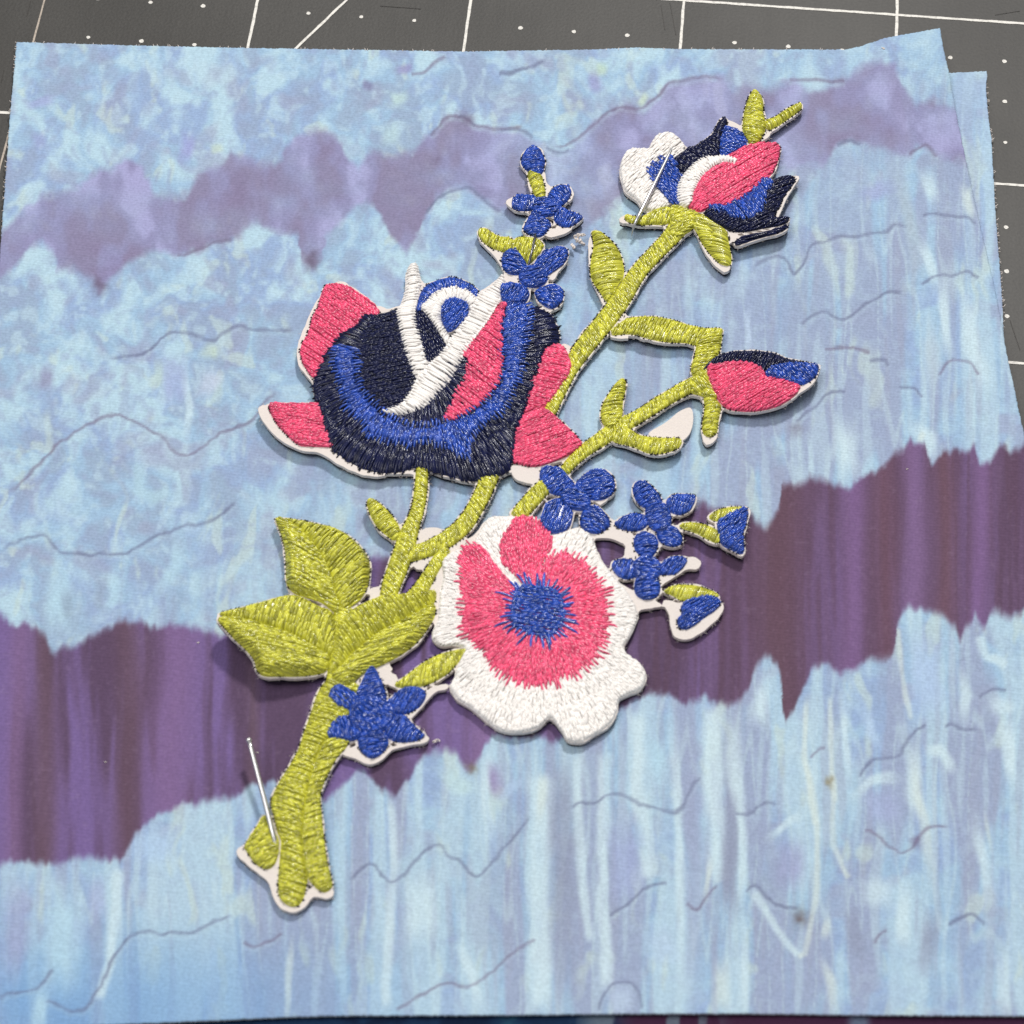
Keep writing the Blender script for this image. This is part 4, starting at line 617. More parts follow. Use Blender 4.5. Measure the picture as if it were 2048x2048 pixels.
R('sprig0', 'petal', 'blue', CG, [(1745, 260), (1800, 232), (1850, 202), (1910, 173), (1928, 200), (1912, 270), (1895, 330), (1905, 400), (1892, 452), (1840, 422), (1770, 392), (1755, 330)], ('a', 40), 2, .12, 1.2, 'royal blue bell flower', .4)
R('sprig1', 'sepal', 'green', CG, [(1440, 650), (1500, 608), (1560, 603), (1640, 608), (1720, 635), (1775, 665), (1720, 700), (1640, 700), (1590, 700), (1540, 695), (1500, 665)], ('a', 65), 0, .06, 2, puff=.3)
R('sprig1', 'petal', 'blue', CG, [(1543, 720), (1600, 690), (1680, 670), (1760, 680), (1777, 710), (1742, 752), (1692, 783), (1640, 822), (1590, 858), (1543, 852), (1522, 800), (1555, 770)], ('a', 30), 2, .2, 1.3, 'royal blue bell flower', .4)
R('blossom5', 'petal', 'blue', CH, [(1215, 128), (1250, 158), (1290, 240), (1320, 330), (1290, 410), (1200, 440), (1120, 390), (1090, 320), (1130, 240), (1170, 160)], ('a', 15), 2, .08, 1.75, puff=.3)
R('blossom5', 'petal', 'blue', CH, [(1330, 350), (1390, 288), (1450, 263), (1530, 263), (1592, 290), (1587, 350), (1540, 412), (1460, 455), (1370, 460), (1300, 420)], ('a', 62), 2, .08, 1.75, puff=.3)
R('blossom5', 'petal', 'blue', CH, [(1310, 460), (1440, 458), (1480, 500), (1540, 560), (1592, 600), (1540, 642), (1460, 653), (1370, 652), (1310, 620), (1280, 530)], ('a', 60), 2, .08, 1.75, puff=.3)
R('blossom5', 'petal', 'blue', CH, [(1105, 590), (1200, 550), (1300, 580), (1332, 650), (1312, 700), (1260, 752), (1200, 772), (1138, 732), (1108, 680)], ('a', 8), 2, .08, 1.75, puff=.3)
R('blossom5', 'petal', 'blue', CH, [(888, 592), (920, 530), (970, 478), (1060, 465), (1140, 520), (1140, 610), (1080, 645), (1000, 645), (908, 628)], ('a', -65), 2, .08, 1.75, puff=.3)
R('blossom5', 'petal', 'blue', CH, [(893, 340), (930, 278), (990, 263), (1060, 300), (1110, 340), (1130, 410), (1070, 445), (990, 425), (928, 382)], ('a', -50), 2, .08, 1.75, puff=.3)
R('blossom5', 'flower_centre', 'blue', CH, ell(1210, 465, 165, 125), ('a', -30), 4, .1, 1.2, puff=.3)

# ---- felt backing: everything stitched, grown by a small rim, plus the wider scraps, minus the cut-outs
EXTRA = [pmm(CB, [(38, 1005), (95, 985), (250, 1200), (330, 1220), (450, 1220), (520, 1280), (600, 1330), (700, 1370), (790, 1372), (700, 1388), (620, 1385), (500, 1325), (380, 1255), (250, 1240), (130, 1155), (60, 1070)]),
 pmm(CB, [(1330, 345), (1400, 270), (1450, 250), (1480, 330), (1400, 400)]), pmm(CB, [(930, 260), (950, 320), (990, 350), (940, 420)]), pmm(CB, [(1250, 380), (1330, 330), (1400, 280), (1360, 440), (1280, 480)]), pmm(CB, [(700, 440), (760, 470), (830, 440), (860, 520), (700, 540)]),
 pmm(CB, [(380, 380), (300, 560), (255, 690), (270, 780), (330, 850), (355, 900), (500, 700), (480, 400)]),
 pmm(CB, [(470, 310), (540, 315), (560, 380), (460, 380)]), pmm(CB, [(450, 1345), (1000, 1380), (900, 1350), (840, 1345)]),
 pmm(CB, [(1720, 640), (1800, 690), (1780, 800), (1700, 760)]), pmm(CB, [(1440, 1320), (1600, 1345), (1660, 1400), (1560, 1430), (1450, 1400)]),
 pmm(CF, [(1540, 380), (1660, 370), (1660, 500), (1540, 500)]), pmm(CF, [(1520, 570), (1640, 570), (1620, 670), (1500, 660)]), pmm(CF, [(1180, 800), (1280, 780), (1330, 870), (1220, 920)]),
 pmm(CG, [(1440, 690), (1500, 690), (1550, 720), (1780, 690), (1788, 740), (1750, 795), (1690, 850), (1620, 900), (1560, 912), (1505, 892), (1500, 850), (1480, 760)]),
 pmm(CG, [(1150, 520), (1180, 580), (1290, 640), (1400, 700), (1480, 720), (1330, 740), (1310, 760), (1200, 600)]), pmm(CG, [(1050, 260), (1180, 240), (1200, 290), (1290, 320), (1300, 470), (1240, 470), (1240, 390), (1180, 350), (1100, 345), (1060, 365), (1000, 330)]),
 pmm(CG, [(1590, 455), (1630, 452), (1672, 480), (1640, 520), (1585, 515), (1500, 570), (1430, 620), (1430, 560)]),
 pmm(CG, [(190, 520), (300, 400), (430, 320), (470, 240), (520, 330), (430, 430), (280, 600), (240, 760), (180, 880)]), pmm(CF, [(1540, 370), (1700, 370), (1760, 440), (1700, 560), (1540, 560)]),
 pmm(CH, [(255, 1405), (295, 1380), (480, 1540), (545, 1530), (540, 1750), (600, 1800), (700, 1815), (740, 1750), (770, 1660), (880, 1715), (940, 1680), (940, 1720), (890, 1750), (790, 1715), (730, 1815), (650, 1850), (565, 1820), (515, 1750), (495, 1650), (445, 1590), (355, 1535), (275, 1450)]),
 pmm(CH, [(1040, 690), (1110, 680), (1200, 780), (1320, 680), (1450, 650), (1595, 600), (1625, 625), (1590, 650), (1460, 668), (1340, 705), (1260, 790), (1200, 805), (1140, 790), (1080, 755), (1000, 735)]),
 pmm(CH, [(1440, 470), (1540, 410), (1600, 340), (1660, 285), (1740, 275), (1760, 230), (1590, 270), (1560, 390), (1480, 490)]), pmm(CF, [(1230, 1360), (1330, 1320), (1400, 1440), (1340, 1500)]),
 pmm(CC, [(240, 780), (290, 750), (300, 840), (245, 810)]), pmm(CC, [(540, 1050), (580, 1000), (690, 985), (760, 990), (720, 1020), (600, 1060)]), pmm(CC, [(700, 820), (770, 740), (760, 700), (720, 790)]), pmm(CC, [(390, 560), (420, 700), (450, 740), (560, 750), (600, 690), (550, 640), (545, 540)]),
 pmm(CC, [(560, 1370), (700, 1260), (720, 1230), (640, 1330), (600, 1400)]), pmm(CC, [(890, 1030), (870, 1140), (880, 1350), (960, 1510), (990, 1590), (1020, 1540), (920, 1380), (930, 1100)]), pmm(CC, [(0, 1060), (60, 1120), (180, 1230), (200, 1290), (260, 1200)]),
 pmm(CD, [(1175, 345), (1280, 385), (1300, 440), (1190, 420), (1160, 400)]), pmm(CD, [(1430, 510), (1500, 450), (1600, 390), (1530, 430), (1480, 490)]), pmm(CD, [(1600, 780), (1740, 775), (1735, 800), (1690, 850), (1610, 1010), (1560, 1120), (1530, 1080), (1590, 960), (1660, 860)]), pmm(CD, [(1180, 1210), (1260, 1230), (1300, 1290), (1220, 1310)]),
 pmm(CD, [(940, 1250), (1000, 1370), (1090, 1480), (1150, 1530), (1200, 1510), (1200, 1470), (1100, 1440), (1000, 1300), (960, 1230)]), pmm(CD, [(335, 1120), (380, 1080), (420, 1150), (360, 1150)]), pmm(CE, [(975, 1030), (1000, 1095), (1050, 1080), (1080, 1030)]), pmm(CE, [(360, 390), (470, 390), (560, 395), (640, 425), (560, 405), (440, 410)]), pmm(CE, [(480, 260), (530, 280), (480, 330)]), pmm(CE, [(1600, 770), (1700, 690), (1745, 600), (1720, 560), (1600, 700)]), pmm(CE, [(360, 1440), (390, 1420), (380, 1450), (310, 1490), (300, 1460)])]
HOLES = [pmm(CF, [(1435, 805), (1450, 765), (1495, 665), (1560, 660), (1580, 670), (1530, 750), (1475, 830), (1445, 845)]), pmm(CF, [(1325, 1385), (1390, 1325), (1500, 1225), (1590, 1170), (1620, 1190), (1640, 1230), (1695, 1250), (1560, 1310), (1450, 1380), (1380, 1408)]),
 pmm(CG, [(1065, 378), (1110, 358), (1180, 358), (1248, 385), (1225, 430), (1180, 472), (1120, 452), (1080, 412)]), pmm(CG, [(1245, 925), (1280, 860), (1330, 760), (1420, 720), (1470, 760), (1500, 900), (1400, 1000), (1300, 990)])]
allp = np.concatenate([r['poly'] for r in REG]+EXTRA)
GS = .34
gx = np.arange(allp[:, 0].min()-2, allp[:, 0].max()+2, GS); gy = np.arange(allp[:, 1].min()-2, allp[:, 1].max()+2, GS)
FB = np.full((len(gy), len(gx)), -9.0); FU = FB.copy()
def burn(F, poly, grow, sub=False):
    m_ = 1.6; i0, i1 = np.searchsorted(gx, (poly[:, 0].min()-m_, poly[:, 0].max()+m_)); j0, j1 = np.searchsorted(gy, (poly[:, 1].min()-m_, poly[:, 1].max()+m_))
    P = np.stack(np.meshgrid(gx[i0:i1], gy[j0:j1]), -1); d = sdf(P, poly)+grow
    F[j0:j1, i0:i1] = np.minimum(F[j0:j1, i0:i1], -d) if sub else np.maximum(F[j0:j1, i0:i1], d)
for r in REG:
    burn(FB, r['poly'], 0.02 if r['c'] == 'white' else .1); burn(FU, r['poly'], 0)
for e in EXTRA: burn(FB, e, .02)
for h in HOLES: burn(FB, h, 0, True)
GXX, GYY = np.meshgrid(gx, gy)
FB = FB+.24*(fbm(GXX/1.1, GYY/1.1, 33, 2)-.5)
def look(F, xy):
    fx_ = np.clip((xy[..., 0]-gx[0])/GS, 0, len(gx)-1.01); fy_ = np.clip((xy[..., 1]-gy[0])/GS, 0, len(gy)-1.01)
    i = fx_.astype(int); j = fy_.astype(int); a = fx_-i; b = fy_-j
    return (F[j, i]*(1-a)+F[j, i+1]*a)*(1-b)+(F[j+1, i]*(1-a)+F[j+1, i+1]*a)*b
app = tag(empty('embroidered_applique'), 'embroidered flower spray cut-out with pink, white and navy blooms, pinned to the fabric', 'applique')
bv, bt, be = fill_mesh(gx, gy, FB)
def slab(name, v2, tr, ed, ztop, zbot, mt, parent):
    n = len(v2); top = place(v2, np.full(n, ztop)); bot = place(v2, np.full(n, zbot))
    side = np.stack([ed[:, 1], ed[:, 0], ed[:, 0]+n, ed[:, 1]+n], -1)
    vv = np.concatenate([top, bot])
    me = mesh_np(name, vv, [tr, side, tr[:, ::-1]+n], False)
    return link(name, me, mt, parent)
back = slab('backing', bv, bt, be, 0, -THK, M_FELT, app)
back['label'] = 'white felt backing with a thick cut edge'
bv2, bt2, be2 = fill_mesh(gx, gy, FB-.05+.16*(fbm(GXX/2.1, GYY/2.1, 35, 2)-.45))
und_ = slab('underside', bv2, bt2, be2, -THK, -THK-.3, M_UNDER, back); und_['label'] = 'black bobbin side under the felt, doubling as a painted shadow line'  # bobbin layer whose black also paints in part of the shadow below the edge

# ---- stitches
NS, NK = 6, 4
TS = np.linspace(0, 1, NS); KS = np.linspace(0, math.pi, NK)
SP = .195
BOB = []
def lines_for(r):
    """rows of the fill: list of (P0, P1) long lines through the region, plane mm"""
    p = r['poly']; kind, arg = r['fill']; c = p.mean(0); rad = np.hypot(*(p-c).T).max()+.5
    out = []
    if kind == 'a':
        cp = proj(c); a = math.radians(arg); q = U(np.array([cp[0]-20*math.cos(a), cp[0]+20*math.cos(a)]), np.array([cp[1]+20*math.sin(a), cp[1]-20*math.sin(a)]), PTOP)
        d = q[1]-q[0]; d /= np.linalg.norm(d); n = np.array((-d[1], d[0]))
        for k in np.arange(-rad, rad, SP):
            j = (random.random()-.5)*.06; w_ = (random.random()-.5)*.03
            out.append((c+n*(k+j)-d*rad, c+n*(k+j+w_*rad)+d*rad))
    elif kind == 'r':
        x, y = arg; x = r['crop'][0]+x/r['crop'][2]; y = r['crop'][1]+y/r['crop'][2]; o = U(np.array(x), np.array(y), PTOP)
        far = np.hypot(*(p-o).T).max()+.3; rings = [(0, far*.45, far*.45), (far*.45, far*.72, far*.72), (far*.72, far, far)]
        rings = [(0, far, far)] if far < 5 else rings
        for r0, r1, rr in rings:
            m_ = int(2*math.pi*rr/SP); ph = random.random()
            for k in range(m_):
                a = 2*math.pi*(k+ph+.25*(random.random()-.5))/m_; d = np.array((math.cos(a), math.sin(a)))
                out.append((o+d*(r0-.5*random.random() if r0 else .0), o+d*(r1+.6*random.random() if r1 < far else r1)))
    else:
        s = np.r_[0, np.cumsum(np.hypot(*np.diff(arg, axis=0).T))]; t = np.arange(0, s[-1], SP*.92)
        cx = np.c_[np.interp(t, s, arg[:, 0]), np.interp(t, s, arg[:, 1])]; d = np.gradient(cx, axis=0); d /= np.linalg.norm(d, axis=1)[:, None]
        for q, e in zip(cx, d):
            n = np.array((-e[1], e[0]))*.86+e*.5*1.0; n /= np.linalg.norm(n); j = e*(random.random()-.5)*.08
            out.append((q-n*2.6+j, q+n*2.6+j))
    return out
def proj(xy):
    v = RC@(np.array((xy[0], xy[1], PTOP))-CAM); return 1024+F_PX*v[0]/v[2], 1024+F_PX*v[1]/v[2]
def stitches(r):
    L = lines_for(r); P0 = np.array([a for a, b in L]); P1 = np.array([b for a, b in L])
    ln = np.linalg.norm(P1-P0, axis=1).max(); m_ = int(ln/.09)+2; t = np.linspace(0, 1, m_)
    Q = P0[:, None]+(P1-P0)[:, None]*t[None, :, None]
    ins = sdf(Q, r['poly']) > r.get('ins', .05)
    A, Bq, edge = [], [], []
    fe, ml = r['fe'], (r['ml']*.55 if r['ml'] < 1.95 else r['ml'])
    for k in range(len(L)):
        row = np.r_[False, ins[k], False].astype(int); dd = np.diff(row); s0 = np.where(dd == 1)[0]; s1 = np.where(dd == -1)[0]-1
        d = P1[k]-P0[k]; dl = np.linalg.norm(d); d = d/dl
        for a, b in zip(s0, s1):
            ta, tb = t[a]*dl, t[b]*dl
            ta -= fe*random.uniform(-.35, 1.0) if fe > .3 else fe*random.uniform(-.6, 1); tb += fe*random.uniform(-.35, 1.0) if fe > .3 else fe*random.uniform(-.6, 1)
            if r['c'] == 'white' and fe >= .3: u_ = fe*(.55 if k % 2 else -.5); ta = t[a]*dl-u_; tb = t[b]*dl+u_
            if tb-ta < .25: continue
            x = [ta]
            if tb-ta > ml*1.35:
                x.append(ta+ml*random.uniform(.35, 1.1))
                while tb-x[-1] > ml*1.25: x.append(x[-1]+ml*random.uniform(.75, 1.2))
            x.append(tb)
            for q in range(len(x)-1):
                g = .1 if len(x) > 2 else 0
                A.append(P0[k]+d*(x[q]-(g if q else 0))); Bq.append(P0[k]+d*(x[q+1]+(g if q < len(x)-2 else 0)))
                edge.append((q == 0, q == len(x)-2))
    if r.get('spk'):
        lo, hi = r['spk']; q = np.concatenate([r['poly'], r['poly'][:1]]); s = np.r_[0, np.cumsum(np.hypot(*np.diff(q, axis=0).T))]
        cx, cy = r['crop'][0]+r['sc'][0]/r['crop'][2], r['crop'][1]+r['sc'][1]/r['crop'][2]; oc = U(np.array(cx), np.array(cy), PTOP)
        for tt in np.arange(0, s[-1], .42):
            e = np.array((np.interp(tt, s, q[:, 0]), np.interp(tt, s, q[:, 1]))); dd_ = e-oc; dd_ /= np.linalg.norm(dd_)
            dd_ = dd_+np.array((random.uniform(-.16, .16), random.uniform(-.16, .16)))
            if r.get('sok') and not r['sok'](e, oc): continue
            A.append(e-dd_*random.uniform(.3, .9)); Bq.append(e+dd_*random.uniform(lo, hi)); edge.append((False, False))
    if not A: return None
    A = np.array(A); Bq = np.array(Bq); n = len(A)
    C_ = A[:, None]+(Bq-A)[:, None]*TS[None, :, None]
    d = Bq-A; ln = np.linalg.norm(d, axis=1); d = d/ln[:, None]; nn = np.stack([-d[:, 1], d[:, 0]], -1)
    bow = (RNG.random(n)-.5)*.16*np.minimum(ln, 2.0)
    C_ = C_+nn[:, None]*(bow[:, None]*(1-(2*TS-1)**2))[..., None]
    base = surf(r, C_, sdf(C_, r['poly']))
    arch = (.06+.03*np.minimum(ln, 2.5)/2.5)[:, None]*(1-np.abs(2*TS-1)**3)[None]
    lng = np.where(ln > 1.6, .45, 1.0); rnd = (RNG.random(n)*.09*lng)[:, None]
    e = np.array(edge); tail = -.17*np.clip(1-TS/.14, 0, 1)[None]-.17*np.clip((TS-.86)/.14, 0, 1)[None]
    zc = base+arch+rnd+.05+tail*.9
    hw = .112*(.5+.5*np.sin(np.clip(TS, .02, .98)*math.pi)**.5)[None]*(.9+.25*RNG.random((n, 1)))*np.where(ln > 1.6, 1.2, 1.0)[:, None]
    off = hw[..., None]*np.cos(KS)[None, None]; hz = .12*np.sin(KS)[None, None]-.05
    XY = C_[:, :, None, :]+nn[:, None, None, :]*off[..., None]
    tl = (RNG.random((n, 1, 1))-.5)*.9*lng[:, None, None]; Z = zc[..., None]+hz+off*tl
    V = place(XY, Z).reshape(-1, 3)
    i = (np.arange(n)*NS*NK)[:, None, None]+(np.arange(NS-1)*NK)[None, :, None]+np.arange(NK-1)[None, None]
    Fq = np.stack([i, i+NK, i+NK+1, i+1], -1).reshape(-1, 4)
    if r['c'] != 'white':
        for k in range(n):
            for w_, pt, sg in ((0, A[k], -1), (1, Bq[k], 1)):
                if edge[k][w_] and random.random() < .55:
                    q = pt+d[k]*sg*.10
                    if look(FU, q+d[k]*sg*.2) < -.02: BOB.append((q, d[k]))
    return V, Fq
HG = np.zeros_like(FU); HS = HG
def blur(A_, n=2):
    for _ in range(n):
        A_ = (np.roll(A_, 1, 0)+A_*2+np.roll(A_, -1, 0))/4; A_ = (np.roll(A_, 1, 1)+A_*2+np.roll(A_, -1, 1))/4
    return A_
def surf(r, xy, d):
    h = look(HS, xy); z = h+.07+.75*r['puff']*np.where(h > .12, .4, 1)*(1-np.exp(-np.maximum(d, 0)/.75))
    if r.get('val') is not None:
        q = xy.reshape(-1, 2); dd, _ = poly_dist(q[:, 0], q[:, 1], r['val']); z = z+(1.35*(1-np.exp(-dd/2.8))*sst(0, .8, np.maximum(d, 0).ravel())).reshape(d.shape)
    return z
EMP = {}
LABELS = {'rose': ('rose_bloom', 'large navy, blue, pink and white rose'), 'poppy': ('open_flower', 'white and pink open flower with a blue centre'), 'rose_bud': ('rose_bud', 'upper bud with white, navy, blue and pink petals'),
 'closed_bud': ('flower_bud', 'small pink and navy bud on the side branch'), 'blossom_bud': ('blossom_bud', 'tiny blue bud at the top'), 'sprig0': ('bell_sprig', 'upper green and blue bell sprig'), 'sprig1': ('bell_sprig', 'lower green and blue bell sprig')}
for r in REG:
    pk = r['part']
    p = r['poly']; ax = np.arange(p[:, 0].min()-.4, p[:, 0].max()+.4, .36); ay = np.arange(p[:, 1].min()-.4, p[:, 1].max()+.4, .36)
    F = sdf(np.stack(np.meshgrid(ax, ay), -1), p)
    v2, tr, ed = fill_mesh(ax, ay, F-.02-(r.get('ins', .05)-.05))
    dz = surf(r, v2, sdf(v2, p))-.06
    V0 = place(v2, dz); sd = place(v2[np.unique(ed)], np.full(len(np.unique(ed)), -.02))
    mp_ = {k: i for i, k in enumerate(np.unique(ed))}; es = np.array([(b, a, len(V0)+mp_[a], len(V0)+mp_[b]) for a, b in ed])
    st = stitches(r)
    ii = np.where((gx > p[:, 0].min()-.5) & (gx < p[:, 0].max()+.5))[0]; jj = np.where((gy > p[:, 1].min()-.5) & (gy < p[:, 1].max()+.5))[0]
    PG = np.stack(np.meshgrid(gx[ii], gy[jj]), -1); dg = sdf(PG, p); new = surf(r, PG, dg); blk = np.ix_(jj, ii)
    HG[blk] = np.where(dg > 0, new+.1, HG[blk]); M3 = HG
    for ax_ in (0, 1): M3 = np.maximum(np.maximum(np.roll(M3, 1, ax_), np.roll(M3, -1, ax_)), M3)
    HS = blur(M3, 1)
    V0 = np.concatenate([V0, sd])
    V = np.concatenate([V0, st[0]]); fs = [tr, np.concatenate([es, st[1]+len(V0)])]
    me = mesh_np(r['name'], V, fs, True)
    if pk in ('stem',): par = app
    elif pk.startswith('leaf') and r['name'] == 'leaf': par = app
    else:
        if pk not in EMP:
            nm, lb = LABELS.get(pk, ('leaf', None) if pk.startswith('leaf') else ('blossom', 'small royal blue blossom'))
            EMP[pk] = empty(nm, app)
            if lb: EMP[pk]['label'] = lb
        par = EMP[pk]
    o = link(r['name'], me, MT[r['c']], par)
    if r['label']: o['label'] = r['label']
# ---- black bobbin thread showing at the needle holes along the rims
tv = np.array([(1, 0, 0), (-.5, .8, 0), (-.5, -.8, 0), (0, 0, 1), (0, 0, -.6)]); tf = np.array([(0, 1, 3), (1, 2, 3), (2, 0, 3), (1, 0, 4), (2, 1, 4), (0, 2, 4)])
if BOB:
    Q = np.array([q for q, d in BOB]); D = np.array([d for q, d in BOB]); NN = np.stack([-D[:, 1], D[:, 0]], -1); s_ = .10+.08*RNG.random(len(Q))
    XY = Q[:, None]+D[:, None]*(tv[None, :, 0:1]*1.2*s_[:, None, None])+NN[:, None]*(tv[None, :, 1:2]*s_[:, None, None])
    V = place(XY, .03+tv[None, :, 2]*s_[:, None]*.9).reshape(-1, 3)
    Fq = (tf[None]+5*np.arange(len(Q))[:, None, None]).reshape(-1, 3)
    o = link('bobbin_thread', mesh_np('bobbin_thread', V, [Fq], True), M_UNDER, back); tag(o, 'tiny black bobbin stitches along the rims', kind='stuff')

# ---- fine fibres sticking out of the felt's cut edge
k = RNG.integers(0, len(be), 2600); e0 = bv[be[k, 0]]; e1 = bv[be[k, 1]]; tt = RNG.random((len(k), 1)); q = e0*(1-tt)+e1*tt
dr = e1-e0; dr /= np.linalg.norm(dr, axis=1)[:, None]+1e-9; nr = np.c_[dr[:, 1], -dr[:, 0]]; ll = .08+.35*RNG.random((len(k), 1))**2.5
pa = q-nr*.05; pm_ = q+nr*ll*.6+dr*(RNG.random((len(k), 1))-.5)*ll; pe = q+nr*ll+dr*(RNG.random((len(k), 1))-.5)*ll*2.2; zz = -THK*RNG.random(len(k))
V = []
for pt, dz_, wd in ((pa, 0, .022), (pm_, .06, .02), (pe, .02, .008)):
    z_ = zz+dz_*(RNG.random(len(k))*2-1)
    V.append(np.stack([place(pt+dr*wd, z_), place(pt-dr*wd, z_), place(pt, z_+wd*1.6)], 1))
V = np.stack(V, 1).reshape(-1, 3); base_i = (np.arange(len(k))*9)[:, None, None]
fq = np.array([(r_*3+c_, r_*3+(c_+1) % 3, (r_+1)*3+(c_+1) % 3, (r_+1)*3+c_) for r_ in range(2) for c_ in range(3)])
o = link('felt_fibres', mesh_np('felt_fibres', V, [(base_i+fq[None]).reshape(-1, 4)], True), M_FELT, back); tag(o, 'fine white fibres along the cut edge', kind='stuff')

# ------------------------------------------------------------------ pins, loose bits
def tube(path, rad, n=10, cap=True):
    p = np.array(path, float); rad = np.broadcast_to(np.asarray(rad, float), (len(p),)); d = np.gradient(p, axis=0); d /= np.linalg.norm(d, axis=1)[:, None]
    up = np.array((0, 0, 1.0)); a = np.cross(d, up); a /= np.maximum(np.linalg.norm(a, axis=1), 1e-6)[:, None]; b_ = np.cross(d, a)
    an = np.linspace(0, 2*math.pi, n+1)[:-1]
    V = (p[:, None]+rad[:, None, None]*(a[:, None]*np.cos(an)[None, :, None]+b_[:, None]*np.sin(an)[None, :, None])).reshape(-1, 3)
    i = (np.arange(len(p)-1)*n)[:, None]; j = np.arange(n)[None]; Fq = np.stack([i+j, i+(j+1) % n, i+n+(j+1) % n, i+n+j], -1).reshape(-1, 4)
    V = np.concatenate([V, p[:1], p[-1:]]); c0 = len(V)-2; m_ = (len(p)-1)*n
    T = np.array([(c0, (k+1) % n, k) for k in range(n)]+[(c0+1, m_+k, m_+(k+1) % n) for k in range(n)])
    return V, Fq, T
def p3(px, py, z): return np.r_[U(np.array(float(px)), np.array(float(py)), z), z]
def zp(px, py, h): return PTOP+float(lift(U(np.array(float(px)), np.array(float(py)), PTOP)))+h
def pin(label, pts, rad, mt, head=None):
    p = np.array(pts); s = np.r_[0, np.cumsum(np.linalg.norm(np.diff(p, axis=0), axis=1))]; t = np.linspace(0, s[-1], 24)
    c = np.stack([np.interp(t, s, p[:, k]) for k in range(3)], -1)
    for _ in range(2): c[1:-1] = (c[:-2]+2*c[1:-1]+c[2:])/4
    rr = np.full(24, rad); rr[-5:] = rad*np.linspace(1, .1, 5)
    o = empty('pin'); V, Fq, T = tube(c, rr); link('shaft', mesh_np('shaft', V, [Fq, T]), mt, o)
    if head:
        d = (c[1]-c[0])/np.linalg.norm(c[1]-c[0]); hp = [c[0]-d*.28, c[0]-d*.22, c[0]-d*.05, c[0]+d*.06, c[0]+d*.16]
        V, Fq, T = tube(hp, [head*.55, head*.9, head, head*.85, rad], 14); link('head', mesh_np('head', V, [Fq, T]), mt, o)
    return tag(o, label, 'pin', 'straight pins holding the applique')
pin('silver pin slanting into the thick stem end over the purple band', [p3(498, 1482, 3.9), p3(524, 1582, zp(524, 1582, 1.15)), p3(547, 1672, zp(547, 1672, .62)), p3(552, 1690, zp(552, 1690, .1)), p3(562, 1735, TOPZ+.2), p3(570, 1770, TOPZ+.1)], .24, M_PIN, .32)
pin('silver pin lying across the white and blue upper bud', [p3(1350, 286, zp(1350, 286, -.2)), p3(1344, 297, zp(1344, 297, .5)), p3(1306, 374, zp(1306, 374, 1.25)), p3(1270, 446, zp(1270, 446, .75)), p3(1265, 457, zp(1265, 457, .2)), p3(1263, 471, TOPZ+.5), p3(1262, 480, TOPZ+.2)], .21, M_PIN)
pin('short dark pin between the two upper blue blossoms', [p3(1073, 455, zp(1073, 455, -.1)), p3(1070, 476, zp(1070, 476, .45)), p3(1063, 505, zp(1063, 505, .85)), p3(1058, 524, zp(1058, 524, .7)), p3(1056, 540, zp(1056, 540, .1)), p3(1052, 575, TOPZ+.2)], .13, M_PIN2)
sp_ = pmm(CE, [(630, 1005), (750, 940), (830, 868), (905, 838), (922, 870), (924, 940), (905, 1010), (860, 1060), (740, 1070), (640, 1040)], 2)
ax = np.arange(sp_[:, 0].min()-.3, sp_[:, 0].max()+.3, .3); ay = np.arange(sp_[:, 1].min()-.3, sp_[:, 1].max()+.3, .3)
v2, tr, ed = fill_mesh(ax, ay, sdf(np.stack(np.meshgrid(ax, ay), -1), sp_))
nv_ = len(v2); vv = np.concatenate([np.c_[v2, np.full(nv_, TOPZ+.55)], np.c_[v2, np.full(nv_, TOPZ+.2)]])
tag(link('felt_scrap', mesh_np('felt_scrap', vv, [tr, np.stack([ed[:, 1], ed[:, 0], ed[:, 0]+nv_, ed[:, 1]+nv_], -1)], False), M_FELT), 'white felt scrap showing in the gap under the side branch', 'felt scrap')
def curl(px, py, r, turns, z, seed, rad=.06, flat=False):
    rn = random.Random(seed); pts = []
    for k in range(26):
        a = k/25*turns*2*math.pi+rn.random()*.25; rr = r*(.5+.5*math.sin(k*.5+seed))
        qx, qy = px+rr*math.cos(a)+k*.25*(rn.random()-.3), py+.8*rr*math.sin(a)
        pts.append(p3(qx, qy, (float(z_top(np.array([qx]), np.array([qy]))[0])+.05 if flat else z+.15*math.sin(k*.9+seed)+.15)))
    return tube(pts, rad, 6)
def merge(parts):
    V = []; Q = []; T = []; n = 0
    for v, q, t in parts: V.append(v); Q.append(q+n); T.append(t+n); n += len(v)
    return np.concatenate(V), [np.concatenate(Q), np.concatenate(T)]
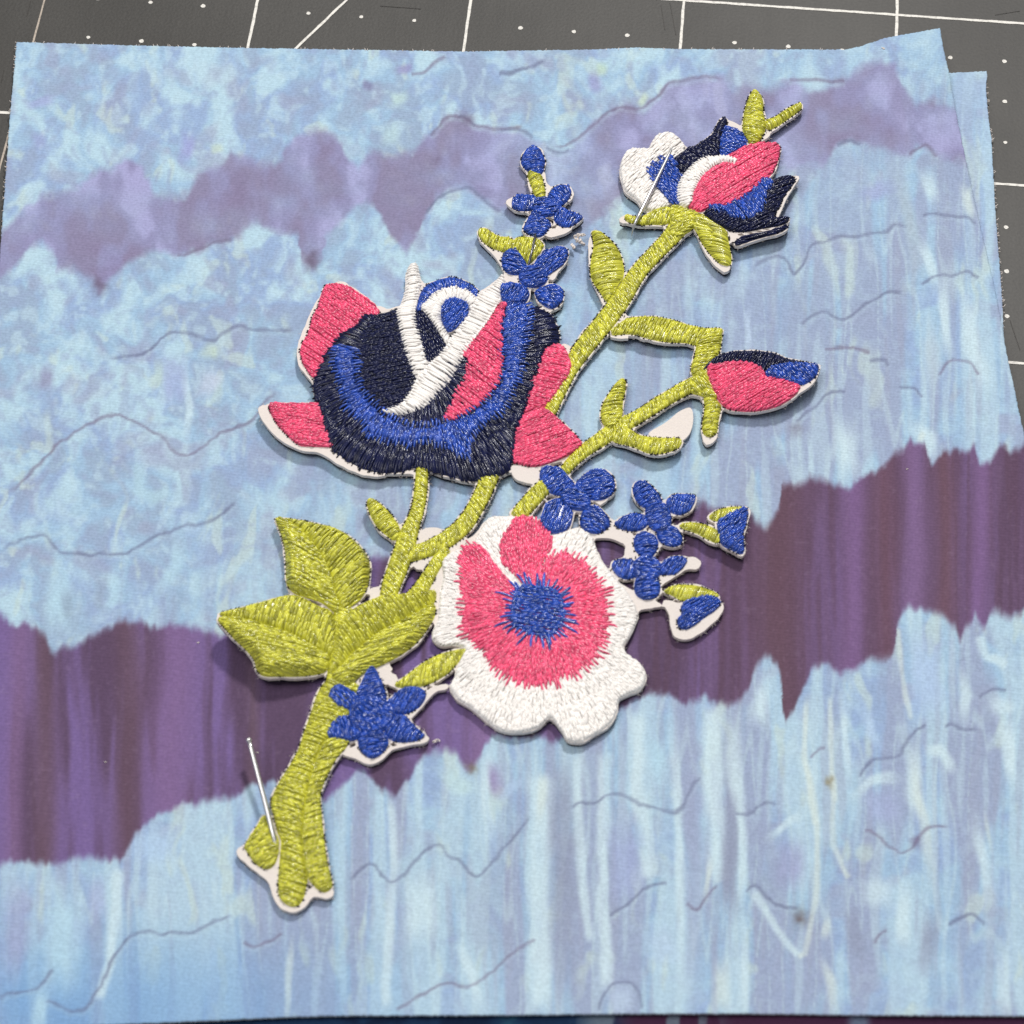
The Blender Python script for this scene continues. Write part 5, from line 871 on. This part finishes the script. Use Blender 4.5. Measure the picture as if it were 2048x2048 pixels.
V, fs = merge([curl(1153, 478, 9, 1.3, TOPZ+.6, 1, .12), curl(1160, 470, 7, 1, TOPZ+.8, 2, .1), curl(1146, 492, 7, .8, TOPZ+.4, 5, .1), curl(1163, 486, 6, 1.2, TOPZ+.5, 8, .09)])
tag(link('loose_thread', mesh_np('loose_thread', V, fs), M_FELT, back), 'curled white loose thread beside the blossom')
V, fs = merge([curl(871, 1482, 6, 1.0, TOPZ+.2, 3, .07)])
tag(link('loose_thread', mesh_np('loose_thread', V, fs), M_FELT, back), 'tiny white thread loop beside the lower blossom')
bits = []
for px, py, s_ in ((211, 1522, 3), (515, 1505, 3), (397, 1283, 3), (1816, 937, 3), (1766, 96, 4)):
    for k in range(3 if s_ > 3 else 1): bits.append(curl(px+random.uniform(-3, 3), py+random.uniform(-2, 2), s_*random.uniform(.5, .9), random.uniform(.2, .6), 0, random.randint(0, 99), .028, True))
V, fs = merge(bits); tag(link('lint', mesh_np('lint', V, fs), M_FELT), 'tiny white lint fibres scattered over the pale blue panel', 'lint', kind='stuff')
fr = []
def fray(pts, n, z, sgn, L):
    p = resample(pts, 400)
    for k in range(n):
        i = random.randint(1, 397); q = p[i]; d = p[i+1]-p[i-1]; d = d/np.linalg.norm(d); nn_ = np.array((-d[1], d[0]))*sgn
        l = L*random.uniform(.3, 1); b_ = d*random.uniform(-.8, .8)
        fr.append(tube([p3(*(q-nn_*1.5), z), p3(*(q+nn_*l*.5+b_*l*.2), z-.05), p3(*(q+nn_*l+b_*l), z-.15)], .035, 5))
fray([(1973, 145), (1972, 172), (1975, 220), (1983, 280), (1985, 330), (1988, 370), (1990, 410), (1995, 480), (2000, 540), (2005, 610), (2007, 660)], 70, .6, -1, 6)
V, fs = merge(fr); tag(link('fray', mesh_np('fray', V, fs), M_FELT, und), 'frayed cotton fibres', kind='stuff'); fr = []
fray([(33, 84), (270, 91), (500, 96), (930, 103), (1180, 99), (1360, 98), (1690, 99)], 50, TOPZ-.1, -1, 4); fray([(33, 84), (18.6, 248), (3, 463)], 30, TOPZ-.1, 1, 4)
V, fs = merge(fr); tag(link('fray', mesh_np('fray', V, fs), M_FELT, fab), 'frayed cotton fibres', kind='stuff')
